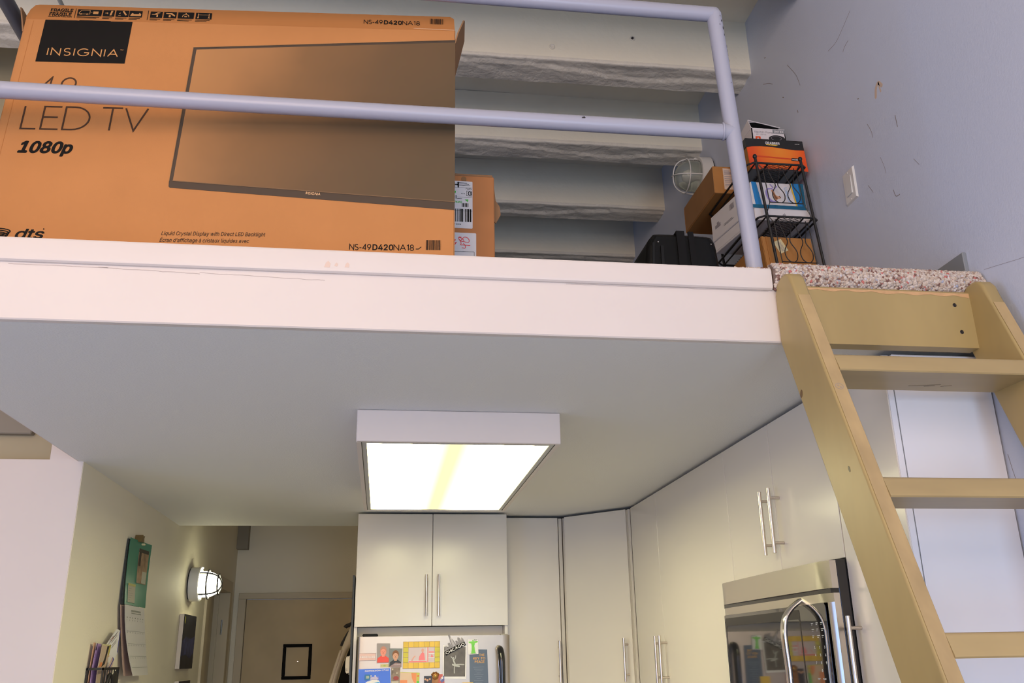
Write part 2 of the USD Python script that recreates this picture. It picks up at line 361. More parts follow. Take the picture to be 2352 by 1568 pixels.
# ------------------------------------------------------------------ the room
XR, XW, YF, ZC, ZT, ZTOP, YB, YREAR, XFAR = 1.637, -0.978, 0.0, 2.315, 2.508, 4.30, 5.36, -4.55, -3.65
WALLT = 0.12
obj("floor", bx(XFAR, XR, YREAR, YB + 1, -0.1, 0.0), floor_mat, kind="structure", label="grey concrete floor of the apartment")
wr = thing("wall_right", "tall scuffed white side wall beside the ladder and the loft", None, (XR, 0, 0), kind="structure")
obj("plaster", bx(XR, XR + WALLT, YREAR, YB + 0.1, 0, ZTOP), wall_daylight_blue, wr)
fw = Fr((XR, 0, 0), (0, -1, 0), (0, 0, 1))          # a = -y, b = z, facing the room
def ribbon(pts, w):
    return ex2(LineString(smooth_path([(a, b, 0) for a, b in pts], 4)[:, :2]).buffer(w / 2, quad_segs=2), 0.0003)
# scuffs, nicks and a stain: marks with a shape of their own, (y, z) on the wall
SC = [([(1.05, 3.83), (1.0, 3.80), (0.97, 3.775)], .004), ([(0.83, 3.765), (0.78, 3.69), (0.765, 3.655), (0.755, 3.62)], .0035), ([(0.36, 3.64), (0.41, 3.62), (0.47, 3.60), (0.53, 3.605)], .0025),
      ([(0.40, 3.55), (0.425, 3.545), (0.44, 3.535)], .003), ([(0.90, 3.665), (0.893, 3.66)], .008), ([(0.80, 3.54), (0.798, 3.53)], .008), ([(0.37, 3.205), (0.355, 3.17), (0.352, 3.145)], .003),
      ([(0.42, 3.01), (0.405, 2.985), (0.40, 2.975)], .003), ([(0.33, 3.06), (0.318, 3.02), (0.315, 2.995)], .002), ([(0.293, 2.925), (0.285, 2.90), (0.265, 2.895)], .004),
      ([(0.40, 3.32), (0.395, 3.318)], .007), ([(0.22, 3.14), (0.218, 3.10)], .005), ([(0.17, 2.96), (0.15, 2.93)], .002), ([(-0.03, 2.52), (-0.10, 2.505), (-0.17, 2.49), (-0.22, 2.485)], .0012),
      ([(0.02, 2.05), (0.012, 2.0), (0.002, 1.955)], .0022), ([(0.05, 3.45), (0.06, 3.44)], .004), ([(1.01, 3.93), (1.0, 3.925)], .006)]
obj("scuff_marks", [fw.put(ribbon([(-y, z) for y, z in p], w * .6), 0.0002) for p, w in SC], scuff_mat, wr, kind="stuff")
obj("stain", [fw.put(ribbon([(-y, z) for y, z in p], w), 0.0002) for p, w in [([(0.30, 3.26), (0.292, 3.285), (0.275, 3.295), (0.26, 3.275)], .012), ([(0.275, 3.295), (0.27, 3.26)], .006)]], stain_mat, wr)
obj("baseboard_right", bx(XR - 0.012, XR, 0.026, 3.2, 2.470, 2.594, 0.002), grey_paint, kind="structure", label="grey baseboard along the side wall on the loft")

# left kitchen wall with its doorway; its end faces the living room
wl = thing("wall_left", "white kitchen side wall that carries the calendar and the round lamp", None, (XW, 1.53, 0), kind="structure")
OPY0, OPY1, OPZ = 4.29, 5.09, 2.085
obj("plaster", [bx(XW - 0.14, XW, 1.532, OPY0, 0, ZC), bx(XW - 0.14, XW, OPY0, OPY1, OPZ, ZTOP), bx(XW - 0.14, XW, OPY1, YB, 0, ZTOP), bx(XW - 0.14, XW, 3.24, OPY0, ZC, ZTOP)], hall_wall, wl)
wf = thing("wall_front", "white wall end that faces the living room beside the loft", None, (-2.3, 1.53, 0), kind="structure")
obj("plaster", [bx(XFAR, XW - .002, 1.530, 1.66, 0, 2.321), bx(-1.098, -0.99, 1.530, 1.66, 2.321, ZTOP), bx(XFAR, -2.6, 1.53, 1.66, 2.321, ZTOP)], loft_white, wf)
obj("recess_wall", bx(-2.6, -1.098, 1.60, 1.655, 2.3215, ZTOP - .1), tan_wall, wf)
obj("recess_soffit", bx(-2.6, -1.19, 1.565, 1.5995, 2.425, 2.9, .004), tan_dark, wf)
# wall behind, with the flat door
wb = thing("wall_back", "tan end wall of the hall above the flat door", None, (0, YB, 0), kind="structure")
DX0, DX1, DZ = -0.885, 0.10, 2.055
obj("plaster", [bx(XFAR, DX0 - 0.03, YB, YB + 0.12, 0, ZTOP), bx(DX1 + 0.03, XR, YB, YB + 0.12, 0, ZTOP), bx(DX0 - 0.03, DX1 + 0.03, YB, YB + 0.12, DZ + 0.03, ZTOP)], hall_wall, wb)
obj("corner_block", bx(XW, -0.895, 5.28, YB, 2.42, ZTOP), tan_dark, wb)  # darker tan block in the upper hall corner
obj("hall_partition", bx(0.0, 0.08, 3.42, YB, 0, ZTOP), hall_wall, wb)
d1 = thing("door_1", "flat tan door at the end of the hall with an empty black frame", None, (DX0, YB, 0), kind="structure")
obj("door_leaf", bx(DX0 + 0.003, DX1 - 0.003, YB - 0.005, YB + 0.04, 0.01, DZ - 0.004, 0.002), door_tan, d1)
obj("door_frame", [bx(DX0 - 0.055, DX0, YB - 0.02, YB + 0.06, 0, DZ - .0004, 0.002), bx(DX1, DX1 + 0.055, YB - 0.02, YB + 0.06, 0, DZ - .0004, 0.002), bx(DX0 - 0.055, DX1 + 0.055, YB - 0.02, YB + 0.06, DZ, DZ + 0.045, 0.002)], frame_cream, d1)
obj("peephole", lathe([(0, .003), (.004, .003), (.006, 0), (.006, -.004)], (-0.478, YB - 0.008, 1.603), (0, -1, 0), 16), steel_bright, d1)
# doorway in the left wall
d2 = thing("door_2", "cream door casing in the side wall past the round lamp", None, (XW, 4.7, 0), kind="structure")
obj("casing", [bx(XW - 0.141, XW + 0.016, 4.19, OPY0 + .004, 0, OPZ - .0005, 0.002), bx(XW - 0.141, XW + 0.016, OPY1 - .004, 5.17, 0, OPZ - .0005, 0.002), bx(XW - 0.141, XW + 0.016, 4.19, 5.17, OPZ - .004 + .0038, 2.165, 0.002)], frame_cream, d2)
obj("door_stop", [bx(XW - 0.10, XW - 0.06, OPY0, OPY0 + 0.015, 0, OPZ), bx(XW - 0.10, XW - 0.06, OPY1 - 0.015, OPY1, 0, OPZ)], frame_cream, d2)
obj("door_leaf", bx(XW - 0.135, XW - 0.095, OPY0 + 0.016, OPY1 - 0.016, 0.01, OPZ - 0.005), frame_cream, d2)
obj("hinge", [bx(XW - 0.096, XW - 0.03, OPY1 - 0.003, OPY1 + 0.001, 1.80, 1.89, 0.001), tube([(XW - 0.03, OPY1 - 0.004, 1.795), (XW - 0.03, OPY1 - 0.004, 1.895)], 0.006)], hinge_grey, d2)
# rest of the shell
wrear = thing("wall_rear", "white wall with the tall window behind the camera", None, (0, YREAR, 0), kind="structure")
RW = (-2.45, 0.05, 1.30, 4.10)
CW = (0.36, 1.54, 0.26, 2.24)
obj("plaster", [bx(XFAR, RW[0], YREAR - .12, YREAR, 0, ZTOP), bx(RW[1], CW[0], YREAR - .12, YREAR, 0, ZTOP), bx(CW[1], XR, YREAR - .12, YREAR, 0, ZTOP), bx(RW[0], RW[1], YREAR - .12, YREAR, 0, RW[2]), bx(RW[0], RW[1], YREAR - .12, YREAR, RW[3], ZTOP), bx(CW[0], CW[1], YREAR - .12, YREAR, 0, CW[2]), bx(CW[0], CW[1], YREAR - .12, YREAR, CW[3], ZTOP)], wall_white, wrear)
w3 = thing("window_3", "low unseen window behind the camera next to the side wall", None, (0.95, YREAR, 1.25), kind="structure")
obj("frame", [bx(CW[0], CW[0] + .05, YREAR - .1, YREAR - .03, CW[2], CW[3]), bx(CW[1] - .05, CW[1], YREAR - .1, YREAR - .03, CW[2], CW[3]), bx(CW[0], CW[1], YREAR - .1, YREAR - .03, CW[2], CW[2] + .05), bx(CW[0], CW[1], YREAR - .1, YREAR - .03, CW[3] - .05, CW[3])], lamp_white, w3)
obj("pane", bx(CW[0], CW[1], YREAR - .07, YREAR - .064, CW[2], CW[3]), pane_mat, w3)
SW = (-2.95, -0.25, 0.35, 2.15)
wfar = thing("wall_far", "white far side wall with a low window", None, (XFAR, 0, 0), kind="structure")
obj("plaster", [bx(XFAR - .12, XFAR, YREAR, SW[0], 0, ZTOP), bx(XFAR - .12, XFAR, SW[1], YB, 0, ZTOP), bx(XFAR - .12, XFAR, SW[0], SW[1], 0, SW[2]), bx(XFAR - .12, XFAR, SW[0], SW[1], SW[3], ZTOP)], wall_white, wfar)
w1 = thing("window_1", "tall unseen window behind the camera", None, (-1.2, YREAR, 2.7), kind="structure")
obj("frame", [bx(RW[0], RW[0] + .06, YREAR - .1, YREAR - .03, RW[2], RW[3]), bx(RW[1] - .06, RW[1], YREAR - .1, YREAR - .03, RW[2], RW[3]), bx(RW[0], RW[1], YREAR - .1, YREAR - .03, RW[2], RW[2] + .06), bx(RW[0], RW[1], YREAR - .1, YREAR - .03, RW[3] - .06, RW[3]), bx(-1.23, -1.17, YREAR - .1, YREAR - .03, RW[2], RW[3])], lamp_white, w1)
obj("pane", bx(RW[0], RW[1], YREAR - .07, YREAR - .064, RW[2], RW[3]), pane_mat, w1)
w2 = thing("window_2", "low unseen window in the far side wall", None, (XFAR, -1.6, 1.2), kind="structure")
obj("frame", [bx(XFAR - .1, XFAR - .03, SW[0], SW[0] + .06, SW[2], SW[3]), bx(XFAR - .1, XFAR - .03, SW[1] - .06, SW[1], SW[2], SW[3]), bx(XFAR - .1, XFAR - .03, SW[0], SW[1], SW[2], SW[2] + .06), bx(XFAR - .1, XFAR - .03, SW[0], SW[1], SW[3] - .06, SW[3])], lamp_white, w2)
obj("pane", bx(XFAR - .07, XFAR - .064, SW[0], SW[1], SW[2], SW[3]), pane_mat, w2)

# ceiling: slab and rough concrete joists
ce = thing("ceiling", "cream concrete ceiling with deep rough joists over the loft", None, (0, 2, ZTOP), kind="structure")
obj("slab", bx(XFAR, XR + .1, YREAR - .1, YB + .1, 4.215, ZTOP + .05), beam_paint, ce)
def joist(y, seed):
    """concrete joist along x: smooth sides, a broken rough underside whose lower edges crumble"""
    th, zb, zt = 0.145, 3.958, 4.22
    xs = np.linspace(XFAR, XR, 420)
    sec = [(0, zt, 0)] + [(0, zb + h, k) for h, k in ((.10, 0), (.014, 0), (.006, .25), (.001, .7))] + [(t * th, zb - .004, 1) for t in np.linspace(.02, .98, 14)] + [(th, zb + h, k) for h, k in ((.004, .8), (.02, .5), (.06, .1))] + [(th, zt, 0)]
    S = np.array(sec); n, k = len(xs), len(S)
    X = np.repeat(xs, k); Y = np.tile(S[:, 0], n) + y; Z = np.tile(S[:, 1], n); R = np.tile(S[:, 2], n); tt = np.tile(S[:, 0] / th, n)
    P = np.column_stack([X, Y, Z])
    big = meshkit.fbm(np.column_stack([X * 2.2, Y * 3, np.full_like(X, seed)]), 3, seed) - .5
    fine = meshkit.fbm(np.column_stack([X * 14, Y * 38, Z * 38]), 4, seed + 9) - .5
    ledge = (np.sin(X * 5.1 + 3 * big + seed) * .22 + .42 < tt).astype(float)      # a step where the skin has broken off
    Z = Z + R * (.009 * big + .011 * fine - .007 * ledge)
    Y = Y + R * .007 * fine * np.where(tt < .5, 1, 1) + np.where(tt > .9, R * .03 * big, 0)
    Z = Z - (XR - X) * 0.006                                                        # joists dip slightly away from the side wall
    v = np.column_stack([X, Y, Z]); f = []
    i = np.arange(n - 1)[:, None] * k + np.arange(k - 1)[None, :]
    i = i.ravel(); f = np.vstack([np.column_stack([i, i + 1, i + k + 1]), np.column_stack([i, i + k + 1, i + k])])
    return trimesh.Trimesh(v, f, process=False), S
for j in range(-3, 7):
    y = 1.148 + 0.632 * j
    m, S = joist(y, 20 + j)
    # the underside is rougher and greyer than the painted sides: two meshes per joist, the underside a sub-part
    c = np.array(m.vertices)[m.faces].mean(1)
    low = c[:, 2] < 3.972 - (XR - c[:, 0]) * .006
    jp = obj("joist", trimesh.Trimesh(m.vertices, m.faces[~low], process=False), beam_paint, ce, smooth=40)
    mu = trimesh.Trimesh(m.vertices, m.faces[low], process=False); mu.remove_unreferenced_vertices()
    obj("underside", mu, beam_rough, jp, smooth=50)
for x, z in ((0.77, 4.014), (1.12, 4.086)):
    obj("anchor_hole", [lathe([(.0125, 0), (.0125, .004), (.009, .005), (.006, .002), (0, .001)], (x, 1.148, z), (0, -1, 0), 16)], beam_rough, ce)
    if x > 1: obj("anchor_bolt", lathe([(.005, 0), (.005, .006), (0, .007)], (x, 1.147, z), (0, -1, 0), 10), chip_dark, ce)

# loft platform
lf = thing("loft_floor", "white edged loft platform above the kitchen, carpeted on top", None, (0, 0, ZC), kind="structure")
obj("ceiling_panel", bx(-0.995, XR, 0.02, 3.245, ZC, ZC + 0.10), ceiling_paint, lf)
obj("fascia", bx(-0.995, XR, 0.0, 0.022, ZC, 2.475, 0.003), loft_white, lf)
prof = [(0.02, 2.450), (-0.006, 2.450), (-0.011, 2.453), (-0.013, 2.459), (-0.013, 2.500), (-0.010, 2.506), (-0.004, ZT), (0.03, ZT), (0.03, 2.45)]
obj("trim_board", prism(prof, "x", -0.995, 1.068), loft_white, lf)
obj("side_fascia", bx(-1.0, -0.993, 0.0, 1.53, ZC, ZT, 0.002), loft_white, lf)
crk = []
rr = random.Random(4)
def jag(x0, x1, z0, z1, n, j):
    return [(x0 + (x1 - x0) * i / n, z0 + (z1 - z0) * i / n + (rr.random() - .5) * j) for i in range(n + 1)]
ff = Fr((0, 0, 0), (1, 0, 0), (0, 0, 1))
for pts, w in ((jag(-0.71, -0.50, 2.4455, 2.444, 14, .0008), .0012), (jag(-0.52, -0.30, 2.444, 2.4385, 16, .002), .0012), (jag(-0.30, -0.02, 2.440, 2.434, 18, .0025), .0010), (jag(0.55, 1.06, 2.4475, 2.449, 22, .002), .0012)):
    crk.append(ff.put(ex2(LineString(pts).buffer(w / 2), .0004), .0002))
obj("paint_crack", crk, crack_mat, lf)
obj("rust_stain", [ff.put(ex2(Polygon([(-.008, 0), (.006, -.002), (.008, .012), (.002, .02), (-.004, .014)]), .0003), 0.0132) if False else Fr((x, -0.0132, 2.4605), (1, 0, 0), (0, 0, 1)).put(ex2(affinity.scale(Polygon([(-.008, 0), (.006, -.001), (.008, .01), (.002, .018), (-.004, .012)]), k, k), .0003)) for x, k in ((-.015, .9), (.005, .5), (.03, .7))], mat("peach_stain", (.72, .555, .455), .6), lf)
obj("deck", bx(-0.995, XR, 0.022, 3.245, 2.42, 2.470), floor_mat, lf)
obj("carpet", bx(-0.995, XR, 0.03, 3.245, 2.470, 2.480), carpet_back, lf)
# carpet rolled over the edge where the ladder stands: a rounded lip covered with loops of yarn
lip_prof = [(0.06, 2.470)] + [(0.012 - 0.034 * math.sin(a) - .006, 2.494 + 0.034 * math.cos(a) - 0.008) for a in np.linspace(0, PI * 0.93, 12)] + [(0.03, 2.455)]
lip = prism(lip_prof, "x", 1.072, XR - .004)
obj("carpet_lip", lip, carpet_back, lf)
rng = np.random.default_rng(5)
def loops(n, x0, x1, surf, size=(.0042, .0068), seed=1):
    g = np.random.default_rng(seed); ico = trimesh.creation.icosphere(1, 1.0); out_v, out_f, k = [], [], 0
    for _ in range(n):
        x = g.uniform(x0, x1); c = np.array([x, *surf(g.random(), x)]); s = g.uniform(*size)
        R = trimesh.transformations.random_rotation_matrix(g.random(3))[:3, :3]
        out_v.append((ico.vertices * [s, s * .75, s * .75]) @ R.T + c); out_f.append(ico.faces + k); k += len(ico.vertices)
    return trimesh.Trimesh(np.vstack(out_v), np.vstack(out_f), process=False)
def yarn(path, seed):
    """one random number per loop of yarn, as a primvar that picks its colour"""
    me = UsdGeom.Mesh.Get(stage, path); n = len(me.GetPointsAttr().Get())
    UsdGeom.PrimvarsAPI(me).CreatePrimvar("yarn", Sdf.ValueTypeNames.FloatArray, "vertex").Set(np.repeat(np.random.default_rng(seed).random(n // 42 + 1), 42)[:n].astype(np.float32).tolist())
def lip_surface(t, x):
    a = (t * 1.05 - .12) * PI; return (0.006 - 0.0345 * math.sin(a), 2.486 + 0.0345 * math.cos(a))
yarn(obj("carpet_loops", loops(4200, 1.074, XR - .006, lip_surface, seed=3), carpet_mat, lf, kind="stuff", smooth=True), 7)
def edge_surface(t, x): return (0.012 + 0.03 * t, ZT + 0.0005 + 0.0045 * t)
yarn(obj("carpet_fringe", [loops(150, -.74, -.48, edge_surface, (.002, .0042), 4), loops(170, 0.98, 1.07, lambda t, x: (0.0 + .03 * t, ZT + .002 + .008 * t * max(0, (x - .97) * 9)), (.0025, .005), 5), loops(40, .74, .86, edge_surface, (.0016, .003), 6)], carpet_mat, lf, kind="stuff", smooth=True), 8)

# ------------------------------------------------------------------ guard rail
gr = thing("guard_rail", "pale blue painted pipe guard rail along the loft edge, with chipped corner post", "railing", (0.1, 0.05, ZT))
PR = 0.0212
RY = 0.052
def pipe(p, q, r=PR): return tube([p, q], r, 20)
post_b, post_t = np.array([1.0575, RY, 2.482]), np.array([1.019, RY, 3.318])
def on_post(z): t = (z - post_b[2]) / (post_t[2] - post_b[2]); return post_b + t * (post_t - post_b)
obj("post", pipe(post_b, post_t), pipe_paint, gr, smooth=40)
obj("post", pipe((-0.93, RY, 2.482), (-0.93, RY, 3.310)), pipe_paint, gr, smooth=40)
obj("top_rail", [pipe((-0.93, RY, 3.312), post_t), lathe([(0, -PR), (PR * .7, -PR * .7), (PR, 0), (PR * .7, PR * .7), (0, PR)], post_t, (0, 0, 1), 20)], pipe_paint, gr, smooth=40)
obj("mid_rail", pipe((-0.93, RY, 2.924), on_post(2.934)), pipe_paint, gr, smooth=40)
w = on_post(2.934)
obj("weld", tube([w + [-PR - .006 + .004 * math.cos(a), .0, 0] + np.array([0, (PR + .001) * math.cos(a), (PR + .001) * math.sin(a)]) for a in np.linspace(0, 2 * PI, 25)], .003, 8), pipe_paint, gr, smooth=True)
for z in (3.312, 2.924):
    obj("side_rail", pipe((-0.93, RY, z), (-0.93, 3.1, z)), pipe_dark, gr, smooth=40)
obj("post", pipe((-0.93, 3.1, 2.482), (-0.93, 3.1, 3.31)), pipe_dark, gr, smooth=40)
chips = []
g = np.random.default_rng(3)
for z, a, s in [(3.285, 5.3, .0035), (3.262, 5.45, .0045), (3.24, 5.5, .003), (3.205, 5.75, .004), (3.19, 5.8, .0045), (3.178, 5.85, .0035), (3.160, 5.95, .0032), (3.30, 5.15, .002), (3.27, 4.9, .002), (2.60, 5.95, .004), (2.56, 5.9, .002), (3.08, 5.2, .0016)]:
    c = on_post(z); d = np.array([math.cos(a), math.sin(a), 0]); tn = np.array([-d[1], d[0], 0])
    pts = [(math.cos(q) * s * g.uniform(.5, 1.1) * .6, math.sin(q) * s * g.uniform(.8, 1.5)) for q in np.linspace(0, 2 * PI, 8, endpoint=False)]
    chips.append(Fr(c + d * (PR + .0001), tn, (0, 0, 1)).put(ex2(Polygon(pts), .0003)))
c = np.array([0.62, RY - PR * .95, 2.93 + .007]); chips.append(Fr(c + [0, -.0005, 0], (1, 0, 0), (0, -.25, .97)).put(ex2(Polygon([(-.005, -.001), (-.002, .002), (.004, .003), (.006, .0), (.001, -.004)]), .0006)))
obj("paint_chip", chips, chip_dark, gr)

# ------------------------------------------------------------------ the big television box
P0 = np.array([.285, .10, 2.93]) + np.array([0.0, 0.004, 0.0])
BE1, BE2, BN = np.array([0.997559045, -0.0698242825, 0.00072139421]), np.array([0.00527889, 0.08571132, 0.99630603]), np.array([-0.06962819, -0.99387028, 0.0858707])
B = Fr(P0, BE1, BE2)
tb = thing("tv_box", "tall orange cardboard television box leaning behind the guard rail", "cardboard box", B.at(-.58, -.449, -.08))
bw0, bw1, bt0, bt1, bd = -1.161, 0.003, -0.449, 0.336, 0.15
obj("carton", B.put(bx(bw0, bw1, bt0, bt1, -bd, 0, 0.003)), cardboard, tb)
TOPT = 0.381
fl = Polygon([(bw0 + .001, bt1 - .006), (bw0 + .002, bt1 + .004), (bw0 + .008, bt1 + .027), (bw0 + .018, TOPT - .003), (bw0 + .03, TOPT), (-0.012, TOPT), (-0.001, TOPT - .008), (0.001, bt1 + .003), (0.002, bt1 - .006)])
obj("top_flap", B.put(ex2(fl, .004), -.0038), cardboard_flap, tb, label="front top flap standing up, printed with handling symbols")
obj("top_flap", Fr(B.at(0, 0, -bd), BE1, BE2).put(ex2(rc(bw0, bt1 - .01, bw1, TOPT - .06), .004)), cardboard_flap, tb)
ff2 = Fr(B.at(bw1 - .003, bt1 - .05, 0), -BN, BE2)
fpoly = Polygon([(0, 0), (.0, .035), (.012, .095), (.02, .10), (.10, .10), (.125, .06), (.135, .0)])
mm = ff2.put(ex2(fpoly, .004)); v = np.array(mm.vertices); hgt = np.clip(((v - ff2.o) @ BE2) / .10, 0, 1); v = v + BE1 * (0.026 * hgt ** 1.2)[:, None]
obj("side_flap", trimesh.Trimesh(v, mm.faces, process=False), cardboard_edge, tb)
ff3 = Fr(B.at(bw0 - .0, bt1 - .05, 0), -BN, BE2)
mm = ff3.put(ex2(fpoly, .004)); v = np.array(mm.vertices); hgt = np.clip(((v - ff3.o) @ BE2) / .10, 0, 1); v = v - BE1 * (0.030 * hgt ** 1.2)[:, None]
obj("side_flap", trimesh.Trimesh(v, mm.faces, process=False), cardboard_edge, tb)
obj("fold_crease", [B.put(ex2(rc(bw0 + .022, bt0, bw0 + .0235, bt1 - .012), .0003), .0001)], cardboard_flap, tb)
obj("tear", B.put(ex2(Polygon([(-.115, .3345), (-.06, .3325), (0.0, .3315), (0.001, .3335), (-.06, .3355), (-.11, .3362)]), .0004), .0003), mat("card_tear", (.62, .36, .19), .8), tb)
# prints, all flat on the face
L1, L2, L3 = .0006, .0011, .0016
obj("printed_panel", B.put(ex2(Polygon([(-1.107, .328), (-1.018, .328), (-1.018, .3296), (-.935, .3296), (-.935, .328), (-.877, .3285), (-.877, .1845), (-1.107, .184)]), T), L1), ink, tb)
ins = strokes("INSIGNIA", .0235, .0029, .30, width=.182)
obj("panel_lettering", [B.put(ex2(affinity.translate(ins, -1.081, .2065), T), L2), B.put(moved(txt("TM", .004), -.895, .228), L2)], print_tan, tb)
blk = [affinity.translate(strokes("49", .062, .0041, .30, shear=0.06), -1.086, .070),
       *[affinity.translate(strokes(c_, .071, .0043, width=w_), x_, -.0335) for c_, x_, w_ in (("L", -1.104, .037), ("E", -1.055, .043), ("D", -1.001, .063), ("T", -.909, .050), ("V", -.851, .056))]]
obj("title_lettering", B.put(ex2(shapely.union_all(blk), T), L1), ink_brown, tb)
obj("resolution_lettering", [B.put(moved(txt("1080p", .033, True, width=.129, shear=.2), -1.101 + q, -.106 + r_), L1 + h_) for q, r_, h_ in ((-.0012, 0, 0), (.0012, 0, .0001), (0, .0008, .0002), (0, -.0008, .0003))], ink, tb)
sm = [B.put(moved(txt("Liquid Crystal Display with Direct LED Backlight", .0105, width=.249, shear=.12), -.713, -.3415), L1),
      B.put(moved(txt("\u00c9cran d'affichage \u00e0 cristaux liquides avec", .0105, width=.213, shear=.12), -.7145, -.3605), L1)]
obj("caption_lettering", sm, ink_brown, tb)
def model_number(x, y, h, wd):
    a = strokes("NS-49", h, h * .11, .2, width=wd * .33); b = txt("D420", h, True, width=wd * .325); c = strokes("NA18", h, h * .11, .2, width=wd * .31)
    return [B.put(ex2(affinity.translate(a, x, y), T), .0022 if y > .3 else L1), B.put(moved(b, x + wd * .345, y), .0022 if y > .3 else L1), B.put(ex2(affinity.translate(c, x + wd * .69, y), T), .0022 if y > .3 else L1)]
obj("model_lettering", model_number(-.251, .346, .013, .154), ink, tb); obj("model_lettering", model_number(-.255, -.376, .0155, .157), ink, tb)
tick = LineString([(-.092, -.372), (-.086, -.372), (-.08, -.366)]).buffer(.0008)
obj("barcode", B.put(ex2(affinity.translate(barcode(.037, .019, 3), -.068, .351), T), .0022), ink, tb); obj("barcode", B.put(ex2(affinity.translate(barcode(.038, .028, 8), -.068, -.374), T), L1), ink, tb)
obj("tick_mark", B.put(ex2(tick, T), L1), ink, tb)
dts = [B.put(moved(txt("dts", .026, True, width=.066, shear=.25), -1.060, -.3555), L1)]
for i in range(5):
    dts.append(B.put(ex2(LineString(arc(-1.105, -.337 - i * .0050, .036 - .002 * i, .0085, 100, -70, 12)).buffer(.0013), T), L1))
dts.append(B.put(ex2(Polygon(arc(-1.105, -.358, .035, .010, 80, -80, 10)).difference(Polygon(arc(-1.12, -.355, .04, .009, 80, -80, 10))), T), L1)); dts.append(B.put(ex2(shapely.Point(-.992, -.329).buffer(.0016), T), L1))
obj("sound_emblem", dts, ink, tb)
# the picture of a television set, cut off by the box's edge
bez = Polygon([(-.704, .246), (bw1, .297), (bw1, -.257), (-.709, -.2045), (-.7125, -.201), (-.7135, -.187)])
scr = Polygon([(-.695, .238), (bw1, .2875), (bw1, -.234), (-.704, -.184)])
obj("television_print", B.put(ex2(bez, T), L1), bezel_ink, tb)
scr_mat = gradient_material("screen_print", B.at(-.70, .24, 0), BE1 * 0.95 + BE2 * -0.42, [(0.0, (.47, .23, .085)), (0.13, (.40, .195, .075)), (0.30, (.235, .125, .053)), (0.50, (.155, .092, .045)), (0.75, (.115, .078, .042)), (1.0, (.12, .080, .044))], grain=.16)
obj("screen_print", B.put(ex2(scr, T), L2), scr_mat, tb)
lines = [LineString([(-.704, -.1845), (bw1, -.2335)]).buffer(.0011), LineString([(-.704, .2445), (bw1 - .001, .2955)]).buffer(.0008), LineString([(-.7035, .244), (-.7125, -.186)]).buffer(.0007)]
obj("bezel_highlight", B.put(ex2(shapely.union_all(lines), T), L3), bezel_light, tb)
bf = Fr(B.at(-.372, -.2178, 0), BE1 * math.cos(-.071) + BE2 * math.sin(-.071), BE2 * math.cos(-.071) - BE1 * math.sin(-.071))
obj("bezel_lettering", bf.put(ex2(strokes("INSIGNIA", .0068, .0012, .3, width=.036), T), L3), mat("bezel_letter", (.66, .40, .2), .6), tb)
# handling symbols on the flap
FL = .0010
hs = [B.put(moved(txt("FRAGILE", .0095, True, width=.059), -1.1, .3585), FL), B.put(moved(txt("HANDLE WITH CARE", .0036, width=.058), -1.1005, .3535), FL), B.put(moved(txt("FRAGILE", .0095, True, width=.058), -1.1015, .3435), FL), B.put(moved(txt("MANIPULER AVEC SOIN", .0036, width=.062), -1.1025, .3385), FL)]
hs += [B.put(ex2(rc(x, .337, x + .0012, .370), T), FL) for x in (-1.0335, -.840)]
icons = [(-1.027, -.963), (-.959, -.929), (-.925, -.891), (-.889, -.855), (-.833, -.801), (-.797, -.763), (-.759, -.716), (-.711, -.668)]
for a, b in icons: hs.append(B.put(ex2(rc(a, .3455, b, .3675), T), FL))
for a, b in icons: hs += [B.put(ex2(rc(a, .3405 - .0035 * k, b - .004 - .008 * k, .3417 - .0035 * k), T), FL) for k in (0, 1)]
obj("handling_symbols", hs, ink, tb)
pic = []
W_ = lambda *g: pic.extend(g)
x = -1.0255                                                            # van and crate
W_(LineString([(x + .004, .3505), (x + .003, .356), (x + .009, .364), (x + .031, .3645), (x + .032, .351), (x + .028, .351)]).buffer(.0007), LineString([(x + .011, .351), (x + .022, .351)]).buffer(.0007),
   shapely.Point(x + .0085, .3508).buffer(.0026).difference(shapely.Point(x + .0085, .3508).buffer(.0013)), shapely.Point(x + .025, .3508).buffer(.0026).difference(shapely.Point(x + .025, .3508).buffer(.0013)), rc(x + .040, .352, x + .054, .361), rc(x + .0345, .3565, x + .0375, .3575))
x = -.959; W_(Polygon([(x + .006, .3575), (x + .011, .3575), (x + .011, .360), (x + .014, .3565), (x + .011, .353), (x + .011, .3555), (x + .006, .3555)]), Polygon([(x + .018, .349), (x + .023, .349), (x + .026, .365), (x + .021, .365)]))
x = -.925; W_(Polygon([(x + .017, .364), (x + .021, .366), (x + .030, .352), (x + .026, .350)]), rc(x + .007, .3485, x + .014, .350), Polygon([(x + .008, .356), (x + .012, .360), (x + .012, .355)]))
x = -.889; W_(Polygon([(x + .003, .349), (x + .031, .349), (x + .032, .355), (x + .027, .361), (x + .025, .356), (x + .012, .356), (x + .009, .360), (x + .005, .356)]))
x = -.833; W_(rc(x + .004, .3555, x + .018, .358), Polygon([(x + .011, .358), (x + .02, .365), (x + .028, .363), (x + .02, .360)]), rc(x + .017, .348, x + .021, .357))
x = -.797; W_(Polygon([(x + .006, .363), (x + .022, .363), (x + .031, .355), (x + .030, .351), (x + .018, .359), (x + .006, .360)]), rc(x + .014, .3485, x + .019, .356))
x = -.759; W_(shapely.Point(x + .0215, .363).buffer(.0017), LineString([(x + .013, .351), (x + .014, .357), (x + .0215, .360), (x + .029, .357), (x + .030, .351)]).buffer(.0009), rc(x + .018, .3505, x + .025, .3535))
x = -.711
